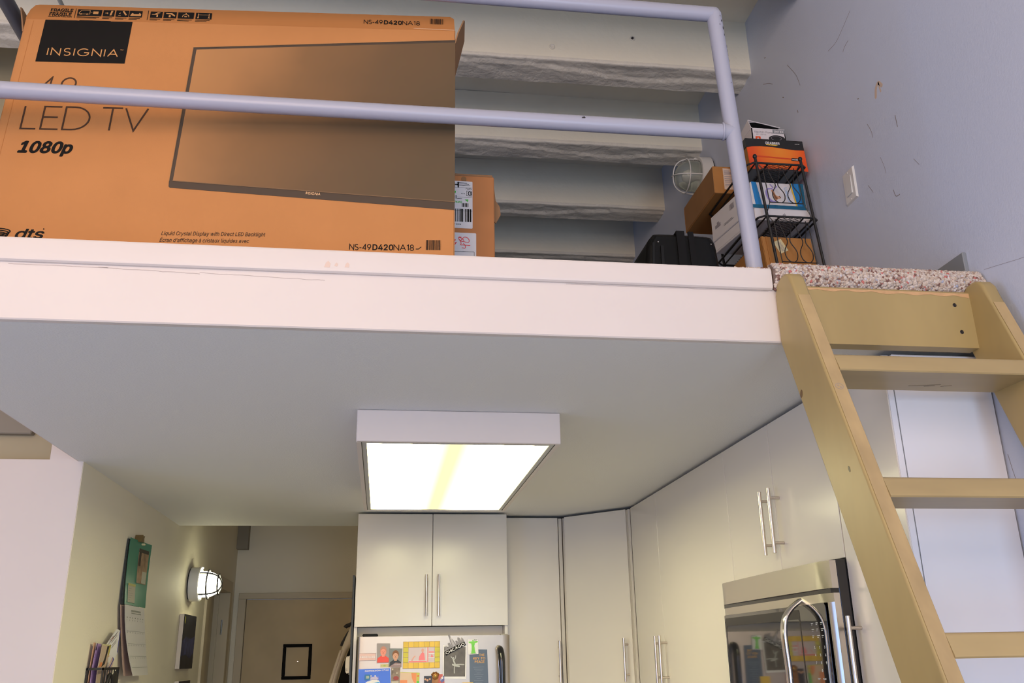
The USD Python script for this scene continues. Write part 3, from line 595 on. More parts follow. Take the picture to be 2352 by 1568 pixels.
for q in (.007, .036): W_(shapely.Point(x + q, .363).buffer(.0014), LineString([(x + q, .361), (x + q, .354), (x + q - .0015, .348)]).buffer(.0009), LineString([(x + q, .355), (x + q + .0015, .348)]).buffer(.0008), LineString([(x + q, .360), (x + .0215, .360)]).buffer(.0004))
obj("symbol_figures", B.put(ex2(shapely.union_all(pic), T), FL + .0005), print_tan, tb)

# parcel behind it
FX = Fr((0, .42, 0), (1, 0, 0), (0, 0.015, 1)); FX.n = np.array([0, -1, 0.015])
pb = thing("parcel_box", "brown shipping parcel with white labels, half hidden behind the television box", "cardboard box", (0.28, .55, 2.48))
obj("carton", bx(0.05, 0.430, .42, .70, 2.480, 2.968, .003), parcel_card, pb)
obj("top_flap", [bx(0.05, 0.426, .424, .56, 2.968, 2.9765, .002), bx(0.05, 0.422, .555, .69, 2.970, 2.979, .002)], cardboard_edge, pb)
obj("torn_handle", [prism([(.436, 2.955), (.440, 2.915), (.452, 2.895), (.455, 2.868), (.440, 2.838), (.432, 2.85), (.434, 2.90), (.431, 2.955)], "y", .47, .474), prism([(.431, 2.93), (.450, 2.895), (.446, 2.86), (.431, 2.85)], "y", .50, .503)], cardboard_edge, pb)
PF = Fr((0, .4198, 0), (1, 0, 0), (0, 0, 1))
obj("tape_patch", PF.put(ex2(affinity.translate(shapely.Point(0, 0).buffer(.008), .3385, 2.9555).union(rc(.332, 2.948, .346, 2.956)), T)), dark_card, pb)
obj("shipping_label", PF.put(ex2(rrc(.20, 2.792, .3645, 2.9475, .003), T), .0002), paper_white, pb); obj("shipping_label", [PF.put(ex2(rrc(.20, 2.50, .375, 2.7775, .003), T), .0002)], paper_white, pb)
li = [PF.put(ex2(affinity.translate(barcode(.052, .042, 5, 14), .309, 2.813), T), .0008), PF.put(ex2(affinity.translate(barcode(.021, .0125, 6, 10), .3325, 2.8615), T), .0008), PF.put(moved(txt("H", .018, True), .3065, 2.926), .0008),
      PF.put(moved(txt("FedEx", .0048, width=.018), .3445, 2.920), .0008), PF.put(moved(txt("G", .0115, True), .350, 2.9015), .0008), PF.put(ex2(rc(.3465, 2.8985, .3625, 2.916).difference(rc(.3475, 2.8995, .3615, 2.915)), T), .0008),
      PF.put(moved(txt("NI", .009), .3035, 2.889), .0008), PF.put(moved(txt("Ref 42", .0028), .330, 2.9045), .0008), PF.put(moved(txt("7 SIGN", .0035, width=.02), .310, 2.803), .0008)]
li += [PF.put(ex2(rc(.30, z, .3635, z + .0005), T), .0008) for z in (2.9255, 2.8935, 2.8485)] + [PF.put(ex2(rc(.318, z, .318 + l, z + .0011), T), .0008) for z, l in ((2.941, .03), (2.937, .036), (2.933, .04), (2.8885, .015))]
li += [PF.put(ex2(rc(.28, 2.66, .3695, 2.7175).difference(rc(.28, 2.66, .3685, 2.7165)), T), .0008)]
obj("label_lettering", li, ink, pb)
gl = [PF.put(ex2(Polygon([(.304, 2.912), (.3155, 2.9145), (.314, 2.906)]), T), .0008), PF.put(ex2(Polygon([(.3415, 2.886), (.352, 2.887), (.351, 2.878)]), T), .0008), PF.put(moved(txt("SWAK", .0062, True, width=.026), .334, 2.8805, PI), .0008)]
obj("green_mark", gl, green_ink, pb)
hand = [[(.331, 2.7625), (.325, 2.763), (.324, 2.757), (.331, 2.750), (.338, 2.749), (.352, 2.747), (.354, 2.755), (.348, 2.762), (.340, 2.763), (.334, 2.757), (.330, 2.752)], [(.3245, 2.762), (.333, 2.759), (.339, 2.752)], [(.327, 2.752), (.331, 2.744), (.3295, 2.738), (.337, 2.738), (.357, 2.737)], [(.338, 2.743), (.343, 2.735), (.342, 2.728), (.334, 2.729)], [(.30, 2.757), (.31, 2.760), (.308, 2.753), (.314, 2.754), (.311, 2.748)], [(.303, 2.742), (.311, 2.742), (.317, 2.746), (.312, 2.738), (.303, 2.736)]]
obj("handwritten_number", PF.put(ex2(shapely.union_all([LineString(smooth_path([(a, b, 0) for a, b in h], 6)[:, :2]).buffer(.0009) for h in hand]), T), .0008), red_ink, pb)

# ------------------------------------------------------------------ wire rack and what it carries
RX0, RX1, RYF, RYB = 1.434, 1.6035, 0.70, 1.12
def lean(z): return -(z - 2.833) * 0.085                                 # the rack stands a little askew
rk = thing("wire_rack", "narrow black wire rack with scrolled end panels beside the side wall", "rack", (1.52, .9, 2.48))
def rp(x, y, z): return (x + lean(z), y, z)
wires, posts = [], []
for x in (RX0, RX1):
    for y in (RYF, RYB):
        front = y == RYF
        obj("post", tube([rp(x, y, 2.482), rp(x, y, 3.262 if front else 3.240)], .0050, 10), black_wire, rk)
        if not front: continue
        zt = 3.266
        obj("finial", lathe([(0, -.009), (.005, -.0075), (.0075, -.003), (.0075, .003), (.005, .0075), (0, .009)], rp(x, y, zt), (0, 0, 1), 12), black_wire, rk, smooth=True)
SHELF_Z = (2.55, 3.033, 3.241)
for z in SHELF_Z:
    xl, xr = RX0 - .030, RX1 + .018
    ring = [rp(xl, RYF + .05, z), rp(xl + .004, RYF + .018, z), rp(xl + .022, RYF, z), rp(RX1 + .004, RYF, z), rp(xr, RYF + .012, z), rp(xr, RYB - .01, z), rp(xr - .015, RYB, z), rp(xl + .02, RYB, z), rp(xl, RYB - .02, z), rp(xl, RYF + .05, z)]
    obj("shelf_rim", tube(ring, .0038, 8), black_wire, rk)
    obj("shelf_bar", [tube([rp(RX0 + q, RYF, z - .004), rp(RX0 + q, RYB, z - .004)], .0030, 6) for q in (-.005, .042, .130, .165)], black_wire, rk)
    ms = []
    x0, x1, n = RX0 + .036, RX0 + .128, 9
    for k in range(46):
        y = RYF + .006 + k * .009
        pts = [rp(x0 + (x1 - x0) * i / n, y + (.0032 if (i + k) % 2 else -.0032), z - .002) for i in range(n + 1)]
        ms.append(tube(pts, .0011, 4, False))
    obj("shelf_mesh", ms, black_wire, rk, kind="stuff")
def end_panel(z0, z1, y):
    """inner frame with two gourd-shaped scrolls between two shelves"""
    xa, xb = RX0 + .021, RX1 - .024
    fr = [rp(RX0 - .003, y, z0 - .055), rp(xa, y, z0), rp(xb, y, z0), rp(RX1 - .004, y, z0 - .055)]
    fr2 = [rp(xa, y, z0), rp(xa, y, z1 - .01), rp(xa - .015, y, z1 + .012)], [rp(xb, y, z0), rp(xb, y, z1 - .01), rp(xb + .015, y, z1 + .012)], [rp(xa, y, z1 - .008), rp(xb, y, z1 - .008)]
    obj("end_frame", [tube(fr, .0019, 6)] + [tube(f, .0018, 6) for f in fr2], black_wire, rk)
    H = z1 - z0
    for c in (RX0 + .060, RX0 + .116):
        half = [(.0215, 1.0), (.0195, .86), (.013, .70), (.0052, .53), (.0072, .44), (.0185, .31), (.0225, .2), (.0175, .07), (.006, 0.0)]
        for s in (-1, 1):
            obj("scroll", tube(smooth_path([rp(c + s * a, y, z0 + b * H) for a, b in half], 5), .0017, 6), black_wire, rk, smooth=True)
end_panel(3.088, 3.228, RYF + .002); end_panel(2.862, 3.020, RYF + .002)
# on the top shelf
gb = thing("hand_warmer_box", "black and orange product box on the top shelf of the wire rack", "box", (1.505, .84, 3.245))
GF = Fr((0, .75, 0), (1, 0, 0), (0, 0, 1))
def skewbox(xl0, xr0, xl1, xr1, y0, y1, z0, z1):
    P = np.array([(xl0, y0, z0), (xr0, y0, z0), (xr0, y1, z0), (xl0, y1, z0), (xl1, y0, z1), (xr1, y0, z1), (xr1, y1, z1), (xl1, y1, z1)])
    return as_tm(m3.Manifold.hull_points(P))
obj("carton", skewbox(1.400, 1.619, 1.392, 1.611, .75, .905, 3.247, 3.372), box_orange, gb)
def gq(pts): return [(x - (z - 3.247) * .064, z) for x, z in pts]
top = gq([(1.400, 3.372), (1.619, 3.372), (1.619, 3.334), (1.585, 3.333), (1.55, 3.336), (1.50, 3.341), (1.45, 3.342), (1.42, 3.339), (1.400, 3.334)])
obj("black_band", [GF.put(ex2(Polygon(top), T)), prism([(.7495, 3.335), (.9055, 3.335), (.9055, 3.3722), (.7495, 3.3722)], "x", 1.3912, 1.3935)], box_black, gb)
obj("orange_glow", [GF.put(ex2(Polygon(gq([(1.401, 3.333), (1.42, 3.338), (1.45, 3.341), (1.50, 3.340), (1.55, 3.335), (1.585, 3.332), (1.618, 3.333), (1.618, 3.248), (1.401, 3.248)])), T), .0001)], radial_material("print_glow", (1.515, .7495, 3.328), [(0.0, (.86, .27, .025)), (.25, (.84, .20, .02)), (.5, (.80, .09, .013)), (1.0, (.74, .05, .012))]), gb)
obj("ember_band", GF.put(ex2(Polygon(gq([(1.425, 3.303), (1.60, 3.296), (1.60, 3.291), (1.50, 3.294), (1.425, 3.297)])), T), .0004), mat("print_ember", (.66, .07, .012), .4), gb)
obj("side_panel", skewbox(1.3995, 1.4003, 1.3928, 1.3936, .7505, .9045, 3.2475, 3.334), box_ochre, gb)
obj("base_panel", bx(1.401, 1.618, .751, .904, 3.2462, 3.2468), box_grey, gb)
obj("name_lettering", [GF.put(moved(txt("GRABBER", .0098, True, width=.055), 1.466, 3.352), .0006), GF.put(moved(txt("GRABBER", .005, True, width=.031), 1.5615, 3.2905), .001), GF.put(moved(txt("TOASTI TOES", .0025, True, width=.018), 1.580, 3.3575), .0006)], paper_white, gb)
obj("name_plate", GF.put(ex2(Polygon([(1.559, 3.288), (1.595, 3.288), (1.597, 3.299), (1.561, 3.299)]), T), .0004), box_black, gb)
obj("name_flame", GF.put(ex2(Polygon([(1.469, 3.351), (1.515, 3.350), (1.505, 3.3465), (1.475, 3.3475), (1.469, 3.3485)]), T), .0008), yellow_ink, gb)
pu = thing("pump_box", "small white box with open lid on top of the black and orange box", "box", (1.52, .9, 3.3725))
PX0, PX1 = 1.468, 1.600
obj("carton", [bx(PX0, PX1, .85, .853, 3.3725, 3.484), bx(PX0, PX1, .945, .948, 3.3725, 3.484), bx(PX0, PX0 + .003, .85, .948, 3.3725, 3.488), bx(PX1 - .003, PX1, .85, .948, 3.3725, 3.482), bx(PX0, PX1, .85, .948, 3.3725, 3.3755)], box_white, pu)
obj("inner_lining", [bx(PX0 + .0032, PX1 - .0032, .9435, .9448, 3.376, 3.483), bx(PX0 + .0032, PX0 + .004, .853, .945, 3.376, 3.484)], box_black, pu)
obj("lid", trimesh.Trimesh(*as_vf(as_tm(m3.Manifold.hull_points(np.array([(PX0 - .006, .86, 3.522), (PX0 - .006, .948, 3.505), (PX1 - .012, .86, 3.497), (PX1 - .012, .948, 3.488), (PX0 - .006, .86, 3.5245), (PX0 - .006, .948, 3.5075), (PX1 - .012, .86, 3.4995), (PX1 - .012, .948, 3.4905)])))), process=False), box_white, pu)
obj("lid_lining", as_tm(m3.Manifold.hull_points(np.array([(PX0 - .004, .862, 3.5215), (PX0 - .004, .946, 3.503), (PX1 - .016, .862, 3.4965), (PX1 - .016, .946, 3.486), (PX0 - .004, .862, 3.5219), (PX0 - .004, .946, 3.504)]))), box_black, pu)
obj("lid_side", as_tm(m3.Manifold.hull_points(np.array([(PX0 - .001, .851, 3.484), (PX0 - .001, .948, 3.484), (PX0 - .007, .861, 3.523), (PX0 - .007, .948, 3.507), (PX0 + .001, .851, 3.484), (PX0 + .001, .948, 3.484), (PX0 - .005, .861, 3.523)]))), box_white, pu)
QF = Fr((0, .8498, 0), (1, 0, 0), (0, 0, 1))
obj("box_lettering", [QF.put(moved(txt("Electric Pump", .0085, width=.073), 1.478, 3.4635)), QF.put(moved(txt("115 - 120V AC", .0042, width=.04), 1.483, 3.4555))], grey_ink, pu)
obj("name_plate", QF.put(ex2(Polygon([(1.551, 3.4645), (1.5995, 3.4645), (1.5995, 3.4815), (1.551, 3.4815)]), T)), grey_paint, pu)
obj("name_lettering", QF.put(moved(txt("INTEX", .0085, True, width=.038), 1.556, 3.4685), .0006), paper_white, pu)
obj("pump_picture", [QF.put(ex2(affinity.scale(shapely.Point(1.565, 3.441).buffer(.0325), 1, .48, origin=(1.565, 3.441)).union(rc(1.5335, 3.418, 1.5965, 3.441)), T), .0002), QF.put(ex2(rc(1.469, 3.42, 1.4695, 3.43), T))], box_black, pu)
obj("pump_detail", QF.put(ex2(affinity.scale(shapely.Point(1.562, 3.443).buffer(.021), 1, .42, origin=(1.562, 3.443)).difference(affinity.scale(shapely.Point(1.562, 3.443).buffer(.0195), 1, .40, origin=(1.562, 3.443))), T), .0008), grey_ink, pu)
obj("orange_badge", QF.put(ex2(rrc(1.480, 3.43, 1.500, 3.448, .002).difference(Polygon([(1.484, 3.436), (1.490, 3.444), (1.496, 3.436), (1.494, 3.432), (1.486, 3.432)])), T), .0002), box_orange, pu)
bb = thing("long_brown_box", "long brown carton with paper label lying along the top shelf of the wire rack", "cardboard box", (1.42, 1.1, 3.2455))
BX0, BX1, BYF, BYB, BZ0, BZ1 = 1.333, 1.555, .935, 1.285, 3.2455, 3.360
obj("carton", [bx(BX0, BX1, BYF, BYB, BZ0, BZ1, .002)], brown_card, bb)
obj("side_panel", bx(BX0 - .0012, BX0, BYF + .002, BYB - .012, BZ0 + .002, BZ1 - .002), dark_card, bb)
obj("paper_label", bx(1.372, 1.44, BYF - .0008, BYF, 3.262, 3.352), paper_cream if False else mat("label_beige", (.66, .52, .42), .6), bb)
BF_ = Fr((0, BYF - .001, 0), (1, 0, 0), (0, 0, 1))
obj("label_lettering", [BF_.put(ex2(rc(1.376, z, 1.376 + l, z + .0024), T)) for z, l in ((3.340, .02), (3.335, .032), (3.330, .03), (3.325, .033), (3.315, .03), (3.306, .033), (3.298, .03), (3.292, .028), (3.282, .032), (3.276, .03))], grey_ink, bb)
# on the middle shelf: two boxes turned a little
cy, sy = math.cos(math.radians(8.5)), math.sin(math.radians(8.5))
MF = Fr((1.393, .742, 3.0385), (cy, -sy * 0.0, 0), (0, 0, 1))
def turned(x0, x1, y0, y1, z0, z1, r=.002):
    m = bx(x0, x1, y0, y1, z0, z1, r); v, f = as_vf(m)
    return trimesh.Trimesh(np.column_stack([1.393 + v[:, 0] - v[:, 1] * .149, .742 + v[:, 1], v[:, 2]]), f, process=False)
wb_ = thing("laptop_box", "flat white box with a small grey fruit emblem on the middle shelf of the rack", "box", (1.47, .89, 3.0385))
obj("carton", turned(0, .205, 0, .292, 3.0385, 3.0850), box_white, wb_)
obj("lid_seam", turned(-.0003, .2053, -.0003, .2923, 3.0445, 3.0452, 0), grey_ink, wb_)
WF = Fr((1.393, .7415, 0), (1, 0, 0), (0, 0, 1))
ap = shapely.union_all([affinity.scale(shapely.Point(-.0022, 0).buffer(.0042), 1, 1.15), affinity.scale(shapely.Point(.0022, 0).buffer(.0042), 1, 1.15)]).difference(shapely.Point(.0072, .001).buffer(.0024)).union(Polygon([(0, .0058), (.001, .0085), (.003, .0095), (.0025, .0070)]))
obj("emblem", WF.put(ex2(affinity.translate(ap, .108, 3.0595), T)), grey_ink, wb_)
ub = thing("unicorn_box", "white and blue product box with unicorn lettering standing on the flat white box", "box", (1.47, .89, 3.0855))
obj("carton", turned(-.004, .198, .002, .292, 3.0855, 3.190), box_white, ub)
UF = Fr((1.389, .7435, 0), (1, 0, 0), (0, 0, 1))
obj("blue_band", UF.put(ex2(Polygon([(.003, 3.190), (.021, 3.190), (.037, 3.0865), (.012, 3.0865)]), T)), box_blue, ub); obj("blue_band", [UF.put(ex2(Polygon([(.152, 3.190), (.1985, 3.190), (.1985, 3.0865), (.168, 3.0865)]), T))], box_blue, ub)
obj("teal_base", [UF.put(ex2(rc(.0, 3.0865, .1985, 3.100), T), .0004)], box_teal, ub)
obj("blue_edge", UF.put(ex2(Polygon([(.178, 3.190), (.1985, 3.190), (.1985, 3.1), (.186, 3.1)]), T), .0004), box_teal, ub)
obj("yellow_stripe", UF.put(ex2(Polygon([(.146, 3.190), (.152, 3.190), (.167, 3.1), (.162, 3.1)]), T), .0004), yellow_ink, ub)
obj("violet_figure", UF.put(ex2(shapely.union_all([affinity.rotate(affinity.scale(shapely.Point(.072, 3.138).buffer(.020), .9, 1.5), 18).difference(affinity.rotate(affinity.scale(shapely.Point(.077, 3.141).buffer(.017), .9, 1.5), 18)), LineString([(.066, 3.164), (.078, 3.166), (.084, 3.158)]).buffer(.0018), LineString([(.073, 3.182), (.083, 3.170)]).buffer(.0018), LineString([(.098, 3.176), (.086, 3.164)]).buffer(.0016)]), T), .0004), purple_ink, ub)
obj("brown_figure", UF.put(ex2(shapely.union_all([Polygon([(.074, 3.160), (.083, 3.161), (.090, 3.140), (.103, 3.134), (.105, 3.127), (.096, 3.125), (.090, 3.116), (.083, 3.126), (.079, 3.140)])]), T), .0004), skin_ink, ub)
obj("figure_shade", UF.put(ex2(shapely.union_all([Polygon([(.078, 3.152), (.083, 3.150), (.09, 3.136), (.097, 3.128), (.089, 3.122), (.084, 3.13)]), LineString([(.102, 3.136), (.107, 3.131)]).buffer(.0015)]), T), .0008), brown_ink, ub)
obj("unicorn_lettering", UF.put(moved(txt("Unicorn", .0125, width=.062), .122, 3.172, -PI / 2 + .22), .0004), lightblue_ink, ub)
obj("side_label", [Fr((1.3888 - .0006, .744, 0), np.array((-.149, 1, 0)) / 1.011 * -1, (0, 0, 1)).put(ex2(g, T), .0004) for g in (rc(-.265, 3.128, -.225, 3.140).union(rc(-.25, 3.135, -.235, 3.148)), affinity.translate(barcode(.03, .022, 4, 9), -.15, 3.150), rc(-.2, 3.112, -.13, 3.1135), rc(-.2, 3.117, -.14, 3.1185))], grey_ink, ub)
# on the bottom shelf
cb = thing("tall_brown_box", "tall plain brown carton with small yellowed label on the bottom shelf of the rack", "cardboard box", (1.51, .9, 2.555))
obj("carton", skewbox(1.440, 1.630, 1.405, 1.588, .745, 1.09, 2.556, 2.975), brown_card, cb)
CF = Fr((0, .7445, 0), (1, 0, 0), (-.085, 0, 1))
obj("corrugation", [prism([(1.4335 - 0 + q, 2.556), (1.4395 + q, 2.556), (1.409 + q, 2.975), (1.403 + q, 2.975)], "y", .742, .746) for q in (.004, .018)], brown_card, cb)
obj("paper_label", CF.put(moved(ex2(rc(0, 0, .034, .047)), 1.4725 + .085 * 2.89, 2.912, .42), 0), paper_cream, cb)
obj("label_lettering", [CF.put(moved(ex2(rc(.010, .006 + k * .0045, .026, .0075 + k * .0045)), 1.4725 + .085 * 2.89, 2.912, .42), .0006) for k in range(8)], grey_ink, cb)
for p in (): pass
# black case
sc = thing("black_case", "black rounded equipment case standing at the edge of the loft", "case", (1.05, .72, 2.4805))
cp = [(.915, 2.481), (.922, 2.60), (.945, 2.80), (.95, 2.86), (.968, 2.888), (.995, 2.899), (1.15, 2.897), (1.172, 2.886), (1.182, 2.862), (1.187, 2.80), (1.205, 2.60), (1.21, 2.481)]
cpy = Polygon(smooth_path([(a, b, 0) for a, b in cp], 4)[:, :2])
def bulge(poly, y0, y1, r):
    parts = [prism(poly.buffer(-r), "y", y0, y0 + 1e-4), prism(poly, "y", y0 + r, y1 - r), prism(poly.buffer(-r), "y", y1 - 1e-4, y1)]
    return as_tm(m3.Manifold.hull_points(np.vstack([as_vf(p)[0] for p in parts])))
obj("shell", bulge(cpy, .60, .86, .014), black_plastic, sc, smooth=50)
strap_black = mat("strap_black", (.012, .012, .013), .8, spec=.2)
obj("strap", [prism([(1.055, 2.481), (1.082, 2.481), (1.073, 2.905), (1.046, 2.905)], "y", .592, .600), bx(1.046, 1.073, .594, .865, 2.900, 2.9065, .002)], strap_black, sc)
obj("strap", prism([(1.098, 2.481), (1.118, 2.481), (1.104, 2.904), (1.086, 2.904)], "y", .594, .600), strap_black, sc)
for q in ([(.938, 2.481), (.948, 2.481), (.972, 2.86), (.964, 2.86)], [(.985, 2.481), (.996, 2.481), (1.000, 2.85), (.991, 2.85)]): obj("rib", prism(q, "y", .593, .602), mat("rib_black", (.009, .010, .010), .5, spec=.3), sc)
obj("foot", bx(.885, .93, .66, .80, 2.4805, 2.62, .01), black_plastic, sc)
obj("rivet", [lathe([(.003, 0), (.002, .0015), (0, .002)], (x, .5995, 2.865), (0, -1, 0), 10) for x in (.985, 1.163)], steel_bright, sc)
# scrap of card on the carpet by the post
tag(stage.GetPrimAtPath(obj("cardboard_scrap", prism([(.99, 2.481), (1.05, 2.481), (1.05, 2.528), (.985, 2.529)], "y", .10, .108), brown_card)), "flat scrap of brown card on the carpet at the foot of the rail post", "cardboard")

# ------------------------------------------------------------------ round caged lamps
def bulkhead(name, label, centre, out, lit):
    """round bulkhead lamp: backplate, base ring, glass jar and wire cage; 'out' points into the room"""
    o = np.array(centre, float); n = np.array(out, float)
    t = thing(name, label, "wall lamp", o, None)
    obj("gasket", lathe([(0, 0), (.088, 0), (.088, .008), (.08, .008)], o, n, 40), rubber_dark, t)
    obj("base_ring", lathe([(.080, .006), (.096, .008), (.096, .058), (.092, .062), (.079, .062), (.076, .058), (.076, .01)], o, n, 48), lamp_white, t, smooth=35)
    gm = emit("lamp_glow", (1.0, 0.95, 0.62), SCONCE_POWER) if lit else glass_mat
    obj("glass", lathe([(.074, .04), (.074, .075), (.073, .10), (.066, .13), (.052, .152), (.030, .165), (0, .170)], o, n, 40), gm, t, smooth=True)
    if not lit:
        obj("bulb", lathe([(.012, .05), (.014, .07), (.024, .09), (.026, .105), (.018, .122), (0, .128)], o, n, 20), mat("bulb_white", (.75, .75, .72), .2), t, smooth=True)
        obj("reflector", lathe([(0, .028), (.074, .03)], o, n, 30), lamp_white, t)
    u = np.cross(n, [0, 0, 1.0]); w = np.array([0, 0, 1.0])
    prof = [(.084, .058), (.083, .10), (.075, .137), (.060, .160), (.036, .174), (0, .179)]
    for a in (PI / 4, 3 * PI / 4) if lit else (PI / 2 + .35, .35):
        d = u * math.cos(a) + w * math.sin(a)
        pts = [o + d * r + n * h for r, h in prof] + [o - d * r + n * h for r, h in prof[-2::-1]]
        obj("cage_wire", tube(smooth_path(pts, 4), .0044 if lit else .0032, 8), mat("cage_silhouette", (.07, .07, .075), .4) if lit else lamp_white, t, smooth=True)  # lit lamp: dark silhouette against the glow is put into the wire colour
    for r, h in ((.0825, .105), (.058, .163)) if lit else ((.083, .12),):
        obj("cage_ring", tube([o + (u * math.cos(a) + w * math.sin(a)) * r + n * h for a in np.linspace(0, 2 * PI, 41)], .0042 if lit else .0030, 8), mat("cage_silhouette", (.07, .07, .075), .4) if lit else lamp_white, t, smooth=True)
    obj("cage_lug", [bx(-.012, .012, -.012, .012, 0, .012, .003).apply_transform(trimesh.transformations.translation_matrix(o + n * .058 + w * s * .088 + n * .0)) for s in (1, -1)], lamp_white, t)
    return t
bulkhead("caged_wall_lamp", "lit round caged lamp on the wall beyond the calendar", (XW, 3.675, 2.036), (1, 0, 0), True)
bulkhead("caged_wall_lamp", "unlit round caged lamp on the side wall under the concrete joists", (XR, 1.73, 3.775), (-1, 0, 0), False)
tag(stage.GetPrimAtPath(obj("conduit", tube([(-1.118, -1.2, 3.932), (-1.118, 4.9, 3.932)], .0080, 10), mat("conduit_grey", (.36, .38, .36), .5), smooth=40)), "thin grey conduit running under the concrete joists above the television box", "conduit")
# light switch on the side wall
sw = thing("light_switch", "cream rocker light switch plate on the side wall above the ladder", "light switch", (XR, .52, 3.06))
obj("plate", as_tm(m3.Manifold.hull_points(np.array([(XR - (0 if k else .006), .52 + a * (.036 if k else .032), 3.063 + b * (.058 if k else .054)) for a in (-1, 1) for b in (-1, 1) for k in (0, 1)]))), switch_white, sw)
obj("rocker", as_tm(m3.Manifold.hull_points(np.array([(XR - d, .52 + a * .0165, 3.063 + b * .033) for a in (-1, 1) for b, d in ((-1, .0105), (1, .0070), (-1, .004), (1, .004))]))), switch_white, sw)
obj("screw", [lathe([(.003, 0), (.002, .001), (0, .0012)], (XR - .006, .52, 3.063 + s * .048), (-1, 0, 0), 8) for s in (-1, 1)], switch_white, sw)

# ------------------------------------------------------------------ ladder
ld = thing("loft_ladder", "olive tan painted wooden ladder with flat rungs leaning on the loft edge", "ladder", (1.34, -.5, 0))
SL = 0.414
def back_y(z): return -SL * (2.313 - z) - .001
def front_y(z): return -.148 - SL * (2.313 - z)
def stile_poly():
    p = [(back_y(0), 0.0), (-.001, 2.313), (-.001, 2.436)] + [(-.014, 2.457), (-.035, 2.469), (-.062, 2.470), (-.082, 2.462), (-.095, 2.446), (front_y(2.41), 2.41), (front_y(0), 0.0)]
    return Polygon(p)
def chamfer_prism(poly, x0, x1, r):
    """stile with softly rounded long edges"""
    layers = [(x0, poly.buffer(-r)), (x0 + r * .3, poly.buffer(-r * .3)), (x0 + r, poly), (x1 - r, poly), (x1 - r * .3, poly.buffer(-r * .3)), (x1, poly.buffer(-r))]
    rings = []
    for x, q in layers:
        c = np.array(q.exterior.coords)[:-1]
        if Polygon(c).exterior.is_ccw is False: c = c[::-1]
        line = LineString(np.vstack([c, c[:1]])); rings.append((x, q))
    def sample(q, n=90):
        c = np.array(q.exterior.coords)
        if not q.exterior.is_ccw: c = c[::-1]
        i = np.argmin(c[:-1, 1] * 1000 + c[:-1, 0]); c = np.vstack([c[i:-1], c[:i], c[i:i + 1]])
        L = LineString(c); return c, L
    base, _ = sample(poly)
    cen = [np.array([sample(q)[1].interpolate(sample(q)[1].project(shapely.Point(p))).coords[0] for p in base[:-1]]) for _, q in layers]
    k = len(base) - 1; v, f = [], []
    for (x, _), ring in zip(layers, cen): v += [(x, a, b) for a, b in ring]
    for l in range(len(layers) - 1):
        for i in range(k):
            a, b = l * k + i, l * k + (i + 1) % k
            f += [(a, b, b + k), (a, b + k, a + k)]
    cap = trimesh.creation.triangulate_polygon(Polygon(base[:-1]), engine="earcut")
    cv, cf = cap; idx = [int(np.argmin(((base[:-1] - p) ** 2).sum(1))) for p in cv]
    off = (len(layers) - 1) * k
    for t in cf:
        f.append((idx[t[0]], idx[t[2]], idx[t[1]])); f.append((off + idx[t[0]], off + idx[t[1]], off + idx[t[2]]))
    m = trimesh.Trimesh(np.array(v), np.array(f), process=False); trimesh.repair.fix_normals(m); return m
LX = (1.075, 1.113); RX = (1.573, 1.611)
for a, b in (LX, RX):
    sp = obj("stile", chamfer_prism(stile_poly(), a, b, .007), ladder_paint, ld, smooth=45)
    # the worn front edge is a strip of its own, a hair proud of the side
    o = np.array([(a + .0045), front_y(2.395) - .0004, 2.395]); dn = np.array([0, front_y(0.02) - front_y(2.395), 0.02 - 2.395]); ln_ = np.linalg.norm(dn); dn /= ln_
    e = Fr(o, (1, 0, 0), -dn); obj("front_edge", e.put(ex2(rc(0, -ln_, b - a - .009, 0)), 0), ladder_edge, sp)
board = [(-.039, 2.302), (-.039, 2.447), (-.034, 2.452), (-.0015, 2.452), (-.0015, 2.302)]
obj("top_board", prism(board, "x", LX[1], RX[0]), ladder_paint, ld)
obj("board_edge", [Fr((0, -.0393, 0), (1, 0, 0), (0, 0, 1)).put(ex2(Polygon([(LX[1] + .002, 2.446), (LX[1] + .002, 2.440)] + [(1.15 + .02 * i, 2.4405 + .0022 * math.sin(i * 1.7) - .002 * (i > 8)) for i in range(20)] + [(RX[0] - .002, 2.434), (RX[0] - .002, 2.446)])))], mat("worn_orange", (.60, .36, .17), .5, var=.15, vscale=40), ld)
for x, z in ((1.528, 2.414), (1.534, 2.343), (1.140, 2.424), (1.140, 2.345)):
    obj("screw", [lathe([(.0050, -.0002), (.0052, .0006), (.0042, .0011), (.003, .0002), (0, .0001)], (x, -.039, z), (0, -1, 0), 16)], screw_dark, ld)
RZ = [2.225 - .2975 * k for k in range(8)]
for z1 in RZ:
    z0 = z1 - .043
    yf1, yf0, yb = front_y(z1) - .002, front_y(z0) - .002, front_y(z1) + .122
    r = .006
    poly = Polygon([(yf0 + .002, z0 + .0), (yf0 - .0005, z0 + .003), (yf0 + .001, z0 + .007), (yf1 - .001, z1 - .006), (yf1 + .001, z1 - .002), (yf1 + .005, z1), (yb, z1), (yb, z0)])
    obj("rung", prism(poly, "x", LX[1] - .004, RX[0] + .004), rung_paint, ld, smooth=40)
kn = []
def blob(fr, x, y, a, b, rot=0): return fr.put(ex2(affinity.translate(affinity.rotate(affinity.scale(shapely.Point(0, 0).buffer(1), a, b), rot), x, y), .0003), .0002)
sf = Fr((LX[0], 0, 0), (0, -1, 0), (0, 0, 1))
obj("knot", [blob(sf, .078, 2.163, .006, .0095, -20)], knot, ld)
obj("knot", [blob(sf, .246, 1.955, .0035, .007, 20)], mat("paint_smear", (.22, .20, .11), .6), ld)
ee = Fr((LX[0], front_y(2.14) - .0006, 2.14), (1, 0, 0), -dn)
